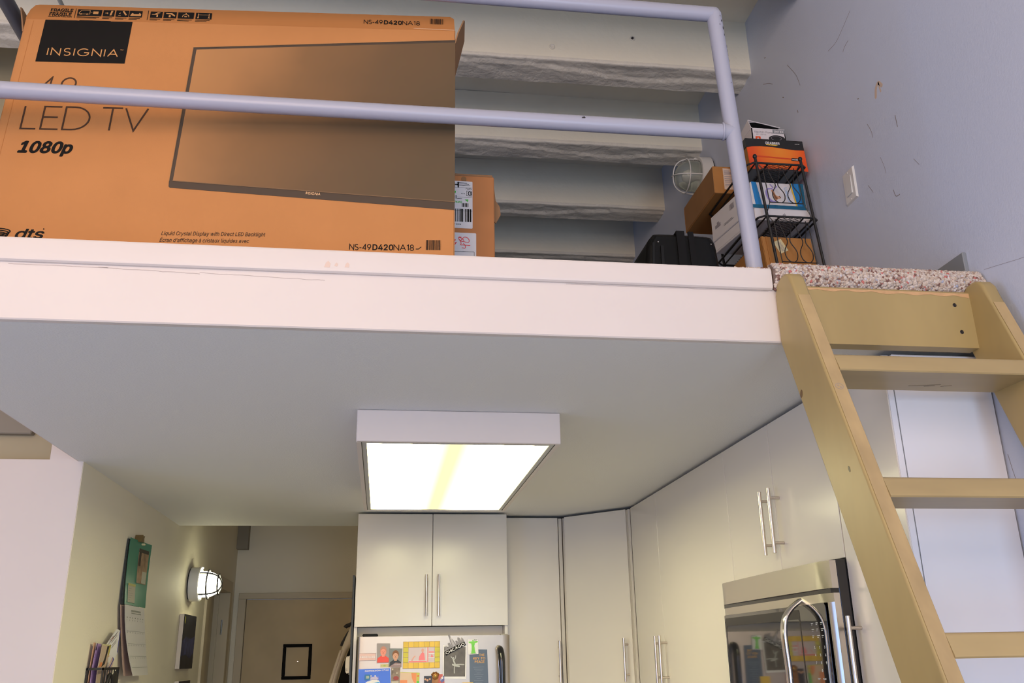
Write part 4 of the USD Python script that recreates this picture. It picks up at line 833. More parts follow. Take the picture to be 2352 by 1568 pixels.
obj("knot", [ee.put(ex2(affinity.scale(shapely.Point(.018, 0).buffer(1), .0095, .0085, origin=(.018, 0)).difference(affinity.scale(shapely.Point(.018, 0).buffer(1), .0078, .007, origin=(.018, 0))), .0003), .0003), ee.put(ex2(shapely.Point(.016, .002).buffer(.0022).union(shapely.Point(.021, -.002).buffer(.0022)), .0003), .0003)], mat("knot_light", (.38, .30, .22), .6), ld)
uf = Fr((0, 0, RZ[0] - .0431), (1, 0, 0), (0, -1, 0))
obj("grain_mark", [uf.put(ex2(LineString(p).buffer(.0012), .0003), 0) for p in ([(1.33, .10), (1.36, .105), (1.40, .115)], [(1.37, .098), (1.39, .106)], [(1.41, .10), (1.43, .11)])], mat("grain_dark", (.2, .15, .09), .6), ld)

# ------------------------------------------------------------------ kitchen cabinets
R = 1.353
def bar_handle(fr, a, b0, b1, parent, proud=.034, r=.0060):
    """steel bar handle: bar and two standoffs; fr.n faces the room"""
    obj("handle", [tube([fr.at(a, b0, proud), fr.at(a, b1, proud)], r, 14)] + [tube([fr.at(a, b, -.001), fr.at(a, b, proud)], r * .78, 12) for b in (b0 + .03, b1 - .03)], steel_handle, parent, smooth=40)
def door(fr, a0, a1, b0, b1, parent, t=.018, m=cabinet_white, hnd=None):
    d = obj("door", fr.box(a0 + .0015, a1 - .0015, b0, b1, -t, 0, .0012), m, parent)
    if hnd: bar_handle(fr, hnd[0], hnd[1], hnd[2], d)
    return d
# over the fridge
K = 2.719
oc = thing("fridge_top_cabinet", "white two door wall cabinet above the refrigerator", "cabinet", (.38, 3.0, 1.757))
KF = Fr((0, K, 0), (1, 0, 0), (0, 0, 1))
obj("carcass", bx(.002, .758, K + .0195, 3.30, 1.760, 2.304), cabinet_white, oc)
door(KF, 0.0, .379, 1.757, 2.305, oc, hnd=(.3495, 1.804, 2.002)); door(KF, .379, .76, 1.757, 2.305, oc, hnd=(.4105, 1.804, 2.002))
obj("side_panel", [bx(0.0, .016, K + .02, 3.30, 0.0, 1.7585, .001)], cabinet_white, oc); obj("side_panel", [bx(.744, .760, K + .02, 3.30, 0.0, 1.7585, .001)], cabinet_white, oc)
obj("added_panel", bx(.0165, .7435, 2.82, 2.83, 1.7015, 1.7565), mat("added_panel_pale", (.80, .75, .66), .7), oc)  # added pale panel, set forward to lighten the dark gap above the fridge
# tall pantry beside it
PY = 2.82
pc = thing("pantry_cabinet", "narrow tall white pantry cabinet between the refrigerator and the angled corner cabinet", "cabinet", (.91, 3.1, 0))
PFc = Fr((0, PY, 0), (1, 0, 0), (0, 0, 1))
obj("carcass", bx(.763, 1.046, PY + .0195, 3.40, .0, 2.300), cabinet_white, pc)
door(PFc, .764, 1.047, .10, 2.302, pc, hnd=(1.030, 1.482, 1.68))
obj("filler_strip", bx(1.0485, 1.066, PY - .006, 3.40, 0, 2.298, .001), mat("filler_beige", (.60, .55, .46), .5), pc)
# angled corner
cc = thing("corner_cabinet", "angled tall white corner cabinet door beside the pantry", "cabinet", (1.25, 2.75, 0))
c0, c1 = np.array([1.072, 2.795]), np.array([1.339, 2.512]); cd = (c1 - c0); cl = np.linalg.norm(cd); cd /= cl
DF = Fr((c0[0], c0[1], 0), (cd[0], cd[1], 0), (0, 0, 1))
obj("carcass", prism([(1.072, 2.825), (1.352, 2.535), (1.630, 2.535), (1.630, 3.40), (1.072, 3.40)], "z", 0, 2.300), cabinet_white, cc)
door(DF, 0.002, cl - .002, .10, 2.302, cc, hnd=(cl - .032, 1.487, 1.684))
obj("filler_strip", bx(1.341, R, 2.482, 2.533, 0, 2.298, .001), mat("filler_beige", (.60, .55, .46), .5), cc)
# run along the side wall
RFr = Fr((R, 0, 0), (0, -1, 0), (0, 0, 1))            # a = -y
def run_cabinet(name, label, y0, y1, z0, z1, doors):
    t = thing(name, label, "cabinet", (R + .14, (y0 + y1) / 2, z0))
    obj("carcass", bx(R + .0195, XR - .004, y0 + .001, y1 - .001, z0, z1 - .002), cabinet_white, t)
    for a, b, h in doors: door(RFr, -b, -a, z0 + .0015, z1, t, hnd=h)
    return t
run_cabinet("tall_cabinet", "tall white cabinet next to the angled corner, hinged toward the corner", 2.040, 2.480, .10, 2.302, [(2.040, 2.480, (-2.072, 1.482, 1.682))])
run_cabinet("tall_cabinet", "tall white cabinet between the built-in microwave and the corner", 1.160, 2.040, .10, 2.302, [(1.160, 2.040, (-2.006, 1.482, 1.682))])
run_cabinet("wall_cabinet", "white two door cabinet above the built-in microwave", .352, 1.160, 1.838, 2.302, [(.756, 1.160, (-.790, 1.891, 2.089)), (.352, .756, (-.720, 1.891, 2.089))])
tc = run_cabinet("tall_cabinet", "tall white end cabinet behind the ladder with blank side panel", .032, .350, .10, 2.302, [(.032, .350, (-.316, 1.489, 1.689))])
obj("end_panel", bx(1.3735, XR - .004, .030, .0335, 0, 2.299, .0008), cabinet_side_daylit, tc)
obj("panel_edge", bx(1.3555, 1.3700, .0305, .034, .10, 2.300), cabinet_side_daylit, tc)
obj("shadow_gap", bx(1.3700, 1.3735, .0322, .05, .10, 2.300), grey_paint, tc)
obj("top_ledge", bx(1.3735, XR - .005, .021, .05, 2.287, 2.301, .002), cabinet_side_daylit, tc)
obj("plinth", bx(R + .05, XR - .01, .04, 2.48, 0, .099), gap_dark, tc)

# built-in microwave
mw = thing("microwave", "built-in stainless steel microwave with dark glass door and curved handle", "microwave", (1.4, .75, 1.35))
MY0, MY1, MZ0, MZ1 = .352, 1.158, 1.36, 1.832
obj("body", bx(1.324, 1.5, MY0, MY1, MZ0 - .01, MZ1 + .004, .002), black_gloss, mw)
def bowed(y0, y1, z0, z1, xf, depth, bow, n=24, rend=.010):
    """front panel whose face bows gently outwards and whose ends are rounded, extruded in z"""
    ys = np.linspace(y0, y1, n); pts = []
    for y in ys:
        t = (y - (y0 + y1) / 2) / ((y1 - y0) / 2); e = max(0, abs(t) - (1 - 2 * rend / (y1 - y0) * 2)) / (2 * rend / (y1 - y0) * 2)
        pts.append((xf - bow * (1 - t * t) + rend * e * e, y))
    return prism(pts + [(xf + depth, y1), (xf + depth, y0)], "z", z0, z1)
obj("vent_panel", bowed(MY0, MY1, 1.761, MZ1, 1.296, .028, .006), steel, mw, smooth=40)
obj("vent_slot", bx(1.302, 1.33, MY0 + .004, MY1 - .012, 1.749, 1.761), black_gloss, mw)
obj("door", [bowed(MY0, MY1, 1.726, 1.749, 1.2975, .0265, .004), bowed(MY0, .388, MZ0, 1.726, 1.2975, .0265, .0), bowed(1.136, MY1, MZ0, 1.726, 1.2975, .0265, .0), bowed(.388, 1.136, MZ0, 1.39, 1.2975, .0265, .003)], steel, mw, smooth=40)
gf = Fr((1.2955, 0, 0), (0, -1, 0), (0, 0, 1))
win = rrc(-1.136, 1.385, -.386, 1.7265, .012)
obj("door_glass", gf.put(ex2(win, .002), -.002), black_glass, mw)
obj("window_frame", gf.put(ex2(rrc(-1.128, 1.40, -.545, 1.716, .008).difference(rrc(-1.122, 1.405, -.551, 1.690, .008)), .0006), 0), mat("glass_black_frame", (.004, .004, .004), .25), mw)
obj("seam", [gf.put(ex2(rc(-.5245, 1.7265, -.5235, 1.749), .0008), -.0032 + .0015)], gap_dark, mw)
hp = np.array([(1.2985, 1.742), (1.282, 1.731), (1.262, 1.715), (1.245, 1.692), (1.238, 1.660), (1.2375, 1.623), (1.240, 1.56), (1.240, 1.49), (1.2445, 1.445), (1.262, 1.415), (1.282, 1.40), (1.298, 1.392)])
hs_ = smooth_path([(a, 0, b) for a, b in hp], 5)
def strap(path, w, t):
    """flat curved strap: path in x-z at y, width along y"""
    p = np.array(path); tg = np.gradient(p, axis=0); tg /= np.linalg.norm(tg, axis=1, keepdims=True); nn = np.column_stack([-tg[:, 2], 0 * tg[:, 0], tg[:, 0]])
    sec = [(-w / 2, -t / 2 * .5), (-w / 2 * .8, -t / 2), (w / 2 * .8, -t / 2), (w / 2, -t / 2 * .5), (w / 2, t / 2 * .5), (w / 2 * .8, t / 2), (-w / 2 * .8, t / 2), (-w / 2, t / 2 * .5)]
    v = np.array([[q + np.array([0, a, 0]) + m * b for a, b in sec] for q, m in zip(p, nn)]).reshape(-1, 3); k = len(sec); f = []
    for i in range(len(p) - 1):
        for j in range(k): a, b = i * k + j, i * k + (j + 1) % k; f += [(a, b, b + k), (a, b + k, a + k)]
    m = trimesh.Trimesh(v, np.array(f), process=False); trimesh.repair.fix_normals(m); return m
st = strap(hs_, .026, .011); st.apply_translation([0, .532, 0]); obj("handle", st, steel_bright, mw, smooth=50)
dg = []
for r_, row in enumerate(("123", "456", "789", " 0 ")):
    for c_, ch in enumerate(row):
        if ch != " ": dg.append(gf.put(moved(txt(ch, .0068), -.477 + .029 * c_, 1.611 - .0195 * r_), .0002))
for r_, (z, ws) in enumerate(((1.676, (.012, .012, .014)), (1.660, (.015, .010, .016)), (1.643, (.010, .016, .012)))):
    for c_, w_ in enumerate(ws): dg += [gf.put(ex2(rc(-.480 + .028 * c_, z, -.480 + .028 * c_ + w_, z + .0016)), .0002), gf.put(ex2(rc(-.480 + .028 * c_, z - .004, -.480 + .028 * c_ + w_ * .6, z - .0028)), .0002)]
dg += [gf.put(moved(txt("START", .0042), -.447, 1.533), .0002), gf.put(moved(txt("STOP", .0042), -.478, 1.533), .0002)]
obj("keypad_lettering", dg, mat("keypad_white", (.6, .62, .62), .5), mw)

# ------------------------------------------------------------------ refrigerator and what hangs on it
fg = thing("refrigerator", "stainless steel refrigerator covered in photos and magnets", "refrigerator", (.39, 3.0, 0))
obj("body", bx(.024, .740, 2.705, 3.26, .03, 1.700, .004), mat("fridge_grey", (.30, .29, .28), .4), fg)
steel_door = mat("steel_door", (.40, .36, .315), .40, metal=1.0, bump=.0002, bscale=14, stretch=(1, 1, .08))
def fridge_door(z0, z1):
    return prism([(.0215, 2.70), (.0215, 2.660), (.026, 2.652), (.036, 2.6475)] + [(x, 2.6475 - .0025 * (1 - ((x - .389) / .353) ** 2)) for x in np.linspace(.06, .72, 14)] + [(.744, 2.6475), (.753, 2.652), (.757, 2.660), (.757, 2.70)], "z", z0, z1)
fd = obj("door", fridge_door(1.15, 1.709), steel_door, fg, smooth=40); obj("door", fridge_door(.06, 1.14), steel_door, fg, smooth=40)
obj("hinge_cap", bx(.044, .118, 2.68, 2.75, 1.7095, 1.7225, .004), black_plastic, fg); obj("hinge_cap", bx(.715, .75, 2.67, 2.72, 1.7095, 1.714, .002), mat("hinge_cream", (.5, .47, .42), .5), fg)
hpts = [(.700, 2.640, 1.650), (.704, 2.610, 1.640), (.707, 2.592, 1.61), (.709, 2.588, 1.56), (.710, 2.588, 1.40), (.710, 2.590, 1.28), (.708, 2.612, 1.21), (.706, 2.640, 1.19)]
hpth = smooth_path(hpts, 5); hh = tube(hpth, np.interp(np.arange(len(hpth)), [0, 5, 12, len(hpth) - 1], [.012, .0165, .0175, .013]), 16)
obj("handle", hh, black_gloss, fg, smooth=True)
obj("handle_trim", tube(np.array([p + np.array([-.0135, -.004, 0]) for p in hpth[3:-3]]), .0045, 8), steel_bright, fg, smooth=True)
bp = Fr((0, 2.6448, 0), (1, 0, 0), (0, 0, 1))
obj("brand_plate", [bp.put(ex2(rc(.033, 1.601, .1115, 1.634), .0010))], mat("plate_pink", (.72, .46, .40), .35), fg)
obj("plate_border", [bp.put(ex2(rc(.0325, 1.6005, .112, 1.6345).difference(rc(.0338, 1.6018, .1107, 1.6332)), .0004), .001)], grey_ink, fg)
obj("plate_lettering", [bp.put(moved(txt("FRIGIDAIRE", .0088, True, width=.070), .0372, 1.6125), .0012)], paper_white, fg)

def Mg(d): return Fr((0, 2.6444 - d, 0), (1, 0, 0), (0, 0, 1))
def quad(p): return Polygon(p)
def person_print(fr, cx, zt, s, shirt, hair, skin, parent, lift):
    """small printed portrait: shoulders, neck, face, hair"""
    sh = Polygon([(cx - .026 * s, zt - .070 * s), (cx - .024 * s, zt - .052 * s), (cx - .010 * s, zt - .043 * s), (cx + .011 * s, zt - .043 * s), (cx + .024 * s, zt - .052 * s), (cx + .027 * s, zt - .070 * s)])
    obj("printed_shirt", fr.put(ex2(sh), lift), shirt, parent)
    obj("printed_face", fr.put(ex2(affinity.scale(shapely.Point(cx, zt - .026 * s).buffer(.0125 * s), 1, 1.32).union(rc(cx - .006 * s, zt - .046 * s, cx + .006 * s, zt - .036 * s))), lift + .0003), skin, parent)
    hp_ = affinity.scale(shapely.Point(cx, zt - .020 * s).buffer(.0145 * s), 1, 1.2).difference(affinity.scale(shapely.Point(cx, zt - .030 * s).buffer(.0122 * s), 1, 1.35))
    obj("printed_hair", fr.put(ex2(hp_), lift + .0006), hair, parent)
    obj("printed_features", [fr.put(ex2(shapely.union_all([rc(cx + q * .0052 * s - .0016 * s, zt - .0255 * s, cx + q * .0052 * s + .0016 * s, zt - .0243 * s) for q in (-1, 1)] + [rc(cx - .004 * s, zt - .0355 * s, cx + .004 * s, zt - .0345 * s), rc(cx - .0008 * s, zt - .031 * s, cx + .0008 * s, zt - .0268 * s)])), lift + .0009)], brown_ink, parent)
def card(name, label, cat, poly, m, d=.0006, thick=.0012, group=None):
    c = poly.centroid; t = thing(name, label, cat, (c.x, 2.6444 - d, c.y), group)
    fr = Mg(d); obj("sheet", fr.put(ex2(poly, thick)), m, t); return t, Fr((0, 2.6444 - d - thick, 0), (1, 0, 0), (0, 0, 1))
backdrop = mat("portrait_grey", (.29, .25, .235), .4)
t, f = card("portrait_photo", "school portrait of a person in a red polo shirt on the refrigerator", "photo", quad([(.1145, 1.6775), (.1775, 1.6775), (.1785, 1.589), (.116, 1.589)]), backdrop)
person_print(f, .146, 1.667, 1.08, mat("print_red", (.78, .07, .045), .5), mat("print_hair_red", (.50, .22, .15), .5), mat("print_face_pink", (.78, .27, .19), .5), t, .0002)
t, f = card("portrait_photo", "school portrait of a person in a black shirt on the refrigerator", "photo", quad([(.1735, 1.6545), (.2365, 1.653), (.2330, 1.5685), (.1725, 1.5695)]), mat("portrait_teal", (.17, .185, .17), .4), d=.0022)
person_print(f, .2045, 1.648, 1.08, mat("print_black", (.02, .022, .03), .5), brown_ink, mat("print_face_tan", (.62, .32, .20), .5), t, .0002)
obj("caption", [f.put(moved(txt("Yearbook", .0032, width=.030), .198, 1.579, .04), .0008)], paper_white, t); obj("caption_bar", f.put(ex2(Polygon([(.1735, 1.5705), (.2325, 1.5695), (.234, 1.586), (.205, 1.590)])), .0004), mat("print_mauve", (.30, .20, .19), .5), t)
t, f = card("yellow_photo_frame", "yellow tiled magnetic photo frame around a pink snapshot", "photo frame", rc(.2395, 1.5615, .4165, 1.684), mat("frame_mauve", (.42, .32, .30), .5), thick=.0025)
for i in range(7):
    for z0 in (1.5625, 1.6575): obj("tile", f.box(.2405 + i * .0251, .2405 + i * .0251 + .0240, z0, z0 + .0255, 0, .0022, .0006), yellow_ink if i % 2 else mat("yellow_deep", (.70, .46, .05), .5), t)
for z0 in (1.5895, 1.6125, 1.6355):
    for x0 in (.2405, .3911): obj("tile", f.box(x0, x0 + .0240, z0, z0 + .0212, 0, .0022, .0006), mat("yellow_green", (.60, .52, .05), .5), t)
obj("snapshot", f.put(ex2(rc(.2655, 1.5885, .3905, 1.6565)), .0002), mat("snap_grey", (.60, .50, .52), .5), t)
obj("snapshot_figure", f.put(ex2(shapely.union_all([Polygon([(.315, 1.598), (.317, 1.615), (.325, 1.628), (.333, 1.636), (.341, 1.629), (.345, 1.598)]), rc(.268, 1.5895, .352, 1.5955), rc(.356, 1.5895, .360, 1.6565), rc(.363, 1.632, .388, 1.638), Polygon([(.371, 1.612), (.385, 1.612), (.377, 1.626)])])), .0005), mat("print_pink", (.80, .20, .22), .5), t)
obj("snapshot_face", f.put(ex2(shapely.union_all([affinity.scale(shapely.Point(.333, 1.643).buffer(.007), .9, 1.2), LineString([(.282, 1.597), (.290, 1.611), (.297, 1.617)]).buffer(.0028)])), .0008), mat("print_face_rose", (.70, .36, .28), .5), t)
obj("snapshot_border", f.put(ex2(shapely.union_all([rc(.2655, 1.5965, .352, 1.5980), rc(.350, 1.597, .352, 1.6565), rc(.3605, 1.61, .390, 1.6125), rc(.3605, 1.627, .39, 1.630)])), .0008), paper_white, t)
t, f = card("dancer_photo", "black and white photo of a dancer in a white border on the refrigerator", "photo", quad([(.432, 1.6645), (.5455, 1.6615), (.5430, 1.5100), (.4300, 1.5135)]), paper_white)
obj("print", f.put(ex2(quad([(.4365, 1.658), (.5395, 1.6555), (.5370, 1.5215), (.4355, 1.523)])), .0002), mat("print_sepia", (.105, .088, .066), .4, var=.35, vscale=25), t)
dn_ = shapely.union_all([LineString(smooth_path([(a, b, 0) for a, b in q], 4)[:, :2]).buffer(w) for q, w in (([(.480, 1.598), (.476, 1.605), (.470, 1.612)], .0018), ([(.484, 1.598), (.491, 1.606), (.492, 1.616)], .0016), ([(.482, 1.60), (.482, 1.594), (.486, 1.585), (.490, 1.575)], .0035), ([(.490, 1.575), (.505, 1.577), (.532, 1.575)], .0022), ([(.489, 1.575), (.486, 1.56), (.486, 1.538)], .0022), ([(.478, 1.576), (.490, 1.572), (.508, 1.568)], .004))] + [shapely.Point(.481, 1.607).buffer(.0034)])
obj("print_figure", f.put(ex2(dn_), .0005), mat("print_silver", (.46, .46, .42), .5), t)
ct, st_ = math.cos(.452), math.sin(.452)
t = thing("skyline_magnet", "pewter city skyline magnet with white lettering, tilted over the dancer photo", "fridge magnet", (.49, 2.64, 1.65))
CFm = Fr((.4440, 2.6425, 1.6195), (ct, 0, st_), (-st_, 0, ct))
sky = Polygon([(0, 0), (.106, 0), (.106, .030), (.103, .036), (.099, .030), (.097, .024), (.093, .024), (.092, .042), (.087, .046), (.083, .040), (.083, .027), (.078, .027), (.076, .035), (.071, .036), (.069, .026), (.064, .022), (.060, .050), (.0555, .058), (.0545, .078), (.0505, .078), (.0505, .058), (.047, .048), (.046, .026), (.041, .026), (.040, .042), (.032, .042), (.031, .028), (.026, .024), (.022, .024), (.020, .034), (.012, .036), (.010, .020), (.002, .020)])
obj("outline", CFm.put(ex2(sky.buffer(.0014, quad_segs=1, join_style="mitre"), .003)), grey_ink, t)
obj("skyline", CFm.put(ex2(sky, .004)), mat("pewter", (.27, .255, .27), .5, spec=.2), t)
obj("tower", [CFm.put(ex2(Polygon([(.048, .018), (.060, .018), (.058, .056), (.054, .064), (.050, .056)]), .0015), .004)], mat("pewter_light", (.45, .425, .46), .5, spec=.2), t)
obj("window_line", [CFm.put(ex2(rc(x, .018, x + .0012, h), .0004), .0041) for x, h in ((.015, .033), (.036, .040), (.0735, .033), (.0875, .041), (.1, .030))], grey_ink, t)
obj("name_band", CFm.put(ex2(rc(0, -.002, .107, .0165), .0015), .004), ink, t)
obj("lettering", CFm.put(ex2(affinity.translate(strokes("CHICAGO", .0115, .0026, .26, width=.097), .0045, .0015), .0008), .0055), paper_white, t)
t, f = card("statue_magnet", "white magnet showing a green statue with outstretched arms", "fridge magnet", Polygon([(.5490, 1.6900), (.6000, 1.6920), (.6020, 1.6215), (.5510, 1.6200)]).buffer(-.003).buffer(.003), paper_white, d=.002, thick=.002)
obj("statue_print", f.put(ex2(shapely.union_all([Polygon([(.5525, 1.6780), (.560, 1.6800), (.5985, 1.6815), (.598, 1.6760), (.585, 1.672), (.582, 1.66), (.585, 1.640), (.589, 1.626), (.566, 1.625), (.569, 1.640), (.569, 1.660), (.567, 1.671), (.558, 1.673)]), affinity.scale(shapely.Point(.5755, 1.684).buffer(.0035), 1, 1.3)])), .0003), mat("print_green", (.18, .60, .07), .5), t)
obj("statue_shade", f.put(ex2(shapely.union_all([rc(.578, 1.657, .582, 1.669), rc(.577, 1.629, .586, 1.632), rc(.574, 1.643, .577, 1.646)])), .0006), green_ink, t)
obj("lettering", [f.put(moved(txt("Brazil", .0038, True, width=.015), .581, 1.6855), .0003), f.put(moved(txt("Rio de Janeiro", .0030, width=.031), .562, 1.6222), .0006)], ink, t)
t, f = card("blue_leaflet", "grey blue leaflet with gold capitals beside the refrigerator handle", "leaflet", quad([(.5585, 1.6445), (.6450, 1.6425), (.6510, 1.4300), (.5610, 1.4320)]), mat("leaflet_blue", (.10, .135, .20), .5), d=.0004, thick=.0006)
gold = mat("gold_ink", (.68, .36, .08), .5)
obj("title_lettering", [f.put(moved(txt("THE", .0105, True, width=.026), .6045, 1.6125), .0003), f.put(moved(txt("KEY TO", .0105, True, width=.058), .5755, 1.5975), .0003), f.put(moved(txt("PEACE", .0105, True, width=.047), .583, 1.5820), .0003)], gold, t)
obj("text_lines", [f.put(ex2(rc(.577 + q, z, .630 - q, z + .0012)), .0003) for q, z in [(0, 1.5615)] + [(.004 + .006 * ((k * 7) % 3), 1.5525 - .0085 * k) for k in range(12)]], mat("leaflet_text", (.26, .30, .36), .5), t)
t, f = card("cruise_ship_card", "bright blue postcard of a white cruise ship on the refrigerator", "postcard", quad([(.0325, 1.5625), (.1800, 1.5650), (.1880, 1.4550), (.0350, 1.4530)]), mat("card_blue", (.045, .16, .74), .4))
obj("title_lettering", f.put(moved(txt("NORWEGIAN STAR", .0068, True, width=.112), .0620, 1.5508, .025), .0003), paper_white, t)
obj("ship_hull", f.put(ex2(Polygon([(.055, 1.47), (.058, 1.496), (.075, 1.508), (.10, 1.513), (.128, 1.512), (.136, 1.502), (.128, 1.50), (.10, 1.498), (.085, 1.49), (.083, 1.47)]).union(Polygon([(.078, 1.513), (.080, 1.527), (.118, 1.529), (.126, 1.518), (.12, 1.512)])).union(rc(.078, 1.529, .083, 1.5345)).union(rc(.089, 1.529, .094, 1.535)).union(rc(.108, 1.529, .114, 1.5345))), .0003), paper_white, t)
obj("ship_decks", [f.put(ex2(shapely.union_all([rc(.083, z, .128, z + .0025) for z in (1.516, 1.5205, 1.525)])), .0006)], purple_ink, t)
obj("ship_bow", f.put(ex2(Polygon([(.087, 1.47), (.088, 1.492), (.10, 1.500), (.130, 1.506), (.134, 1.502), (.128, 1.47)])), .0006), mat("print_cyan", (.09, .42, .80), .5), t)
t, f = card("square_magnet", "small teal square magnet with pale centre on the cruise ship card", "fridge magnet", rrc(.0620, 1.5140, .0885, 1.5385, .004), mat("magnet_teal", (.006, .16, .36), .4), d=.0026, thick=.003)
obj("centre", f.put(ex2(rrc(.0685, 1.5205, .0825, 1.533, .002), .0008)), mat("magnet_pale", (.36, .44, .36), .5), t)
t, f = card("green_strip", "pale green paper strip under the two portraits", "paper", rc(.134, 1.5695, .1795, 1.584), mat("paper_green", (.60, .50, .24), .5), d=.0001, thick=.0004)
obj("print", [f.put(ex2(rc(.148, 1.574, .159, 1.579).union(rc(.140, 1.5755, .142, 1.578)).union(rc(.163, 1.5755, .165, 1.578))), .0002)], mat("print_leaf", (.30, .45, .10), .5), t)
t, f = card("small_photo", "small dim photo of flowers below the portraits", "photo", quad([(.1855, 1.5675), (.2285, 1.5680), (.2240, 1.470), (.1870, 1.470)]), mat("photo_dim", (.22, .16, .11), .45, var=.6, vscale=40))
obj("print_figure", [f.put(ex2(affinity.scale(shapely.Point(.209, 1.520).buffer(.012), 1.1, .8)), .0002)], mat("print_maroon", (.30, .05, .04), .5), t)
obj("print_light", [f.put(ex2(shapely.Point(.192, 1.560).buffer(.004).union(shapely.Point(.213, 1.543).buffer(.0035)).union(rc(.188, 1.497, .222, 1.507))), .0003)], mat("print_pale", (.50, .44, .34), .5), t)
t, f = card("child_postcard", "postcard with a yellow green border and orange picture below the tiled frame", "postcard", quad([(.2285, 1.5475), (.3205, 1.5425), (.3175, 1.44), (.2255, 1.44)]), mat("card_lime", (.52, .50, .09), .5))
obj("picture", f.put(ex2(quad([(.2285, 1.5445), (.306, 1.540), (.304, 1.44), (.2265, 1.44)])), .0002), mat("print_cream", (.66, .48, .34), .5), t)
obj("picture_figure", f.put(ex2(shapely.union_all([Polygon([(.281, 1.5415), (.306, 1.540), (.304, 1.49), (.290, 1.505), (.284, 1.52)]), rc(.228, 1.44, .262, 1.511)])), .0005), mat("print_orange", (.76, .26, .10), .5), t)
obj("green_corner", f.put(ex2(quad([(.307, 1.505), (.319, 1.505), (.3175, 1.44), (.3055, 1.44)])), .0002), green_ink, t); obj("hearts", f.put(ex2(shapely.Point(.313, 1.528).buffer(.003)), .0003), red_ink, t)
t, f = card("dark_snapshot", "dark snapshot of faces beside the bronze magnet", "photo", rc(.3415, 1.455, .3800, 1.5275), mat("photo_night", (.018, .018, .03), .4), d=.0004)
obj("print_figure", f.put(ex2(shapely.union_all([shapely.Point(.3480, 1.512).buffer(.0045), shapely.Point(.358, 1.508).buffer(.005), shapely.Point(.369, 1.513).buffer(.0045)])), .0002), skin_ink, t)
t, f = card("sports_card", "small red and blue card beside the bronze magnet", "card", rc(.4060, 1.455, .4385, 1.5345), mat("card_red", (.52, .11, .10), .5), d=.0004)
obj("print", f.put(ex2(Polygon([(.416, 1.51), (.438, 1.531), (.438, 1.505), (.426, 1.495)])), .0002), mat("card_navy", (.10, .12, .34), .5), t); obj("lettering", f.put(ex2(LineString([(.421, 1.507), (.424, 1.518), (.430, 1.522), (.427, 1.512), (.434, 1.518)]).buffer(.0014)), .0004), paper_white, t)
t, f = card("yellow_card", "yellow card edge showing under the dancer photo", "card", rc(.524, 1.44, .576, 1.4945), yellow_ink, d=.0003)
t = thing("bronze_magnet", "bronze medallion magnet with a paw shaped top", "fridge magnet", (.395, 2.64, 1.52))
bz = mat("bronze", (.30, .125, .035), .4, metal=.4, var=.3, vscale=60); o = np.array([.3945, 2.643, 1.525])
obj("disc", lathe([(.012, 0), (.0155, .002), (.0155, .006), (.011, .009), (0, .0095)], o, (0, -1, 0), 24), bz, t, smooth=40)
for a in (35, 75, 115, 150): obj("lobe", lathe([(.006, 0), (.006, .005), (.0035, .009), (0, .010)], o + np.array([math.cos(math.radians(a)) * .0155, 0, math.sin(math.radians(a)) * .0155]), (0, -1, 0), 14), bz, t, smooth=True)
obj("pendant", [Mg(.001).put(ex2(Polygon([(.380, 1.518), (.409, 1.518), (.412, 1.46), (.377, 1.46)]), .005)), Mg(.006).put(ex2(LineString([(.386, 1.50), (.405, 1.503)]).buffer(.0016).union(LineString([(.3955, 1.505), (.394, 1.47)]).buffer(.0016)), .001))], bz, t)
obj("boss", lathe([(.008, 0), (.006, .003), (0, .0042)], o + np.array([0, -.0085, 0]), (0, -1, 0), 18), mat("brass", (.48, .30, .08), .35, metal=.5), t, smooth=True)

# beside the refrigerator
tag(stage.GetPrimAtPath(obj("folding_board", bx(-.014, -.003, 2.74, 3.20, .05, 2.003, .001), mat("board_black", (.02, .024, .026), .5))), "thin black board standing against the side of the refrigerator cabinet", "board")
t = thing("door_remote", "cream plastic remote holder stuck on the thin black board", "remote", (-.02, 2.76, 1.58))
obj("case", prism(Polygon([(-.0160, 1.622), (-.030, 1.621), (-.034, 1.605), (-.0345, 1.575), (-.032, 1.550), (-.026, 1.5435), (-.0160, 1.5465)]), "y", 2.742, 2.785), mat("plastic_cream", (.56, .47, .34), .45), t)
obj("bracket", bx(-.0165, -.0142, 2.741, 2.80, 1.538, 1.625), mat("plastic_cream", (.56, .47, .34), .45), t)
for b_ in (bx(-.028, -.025, 2.7405, 2.742, 1.616, 1.6185), bx(-.0275, -.0245, 2.7405, 2.742, 1.563, 1.566), bx(-.0275, -.0245, 2.7405, 2.742, 1.557, 1.560)): obj("button", b_, chip_dark, t)
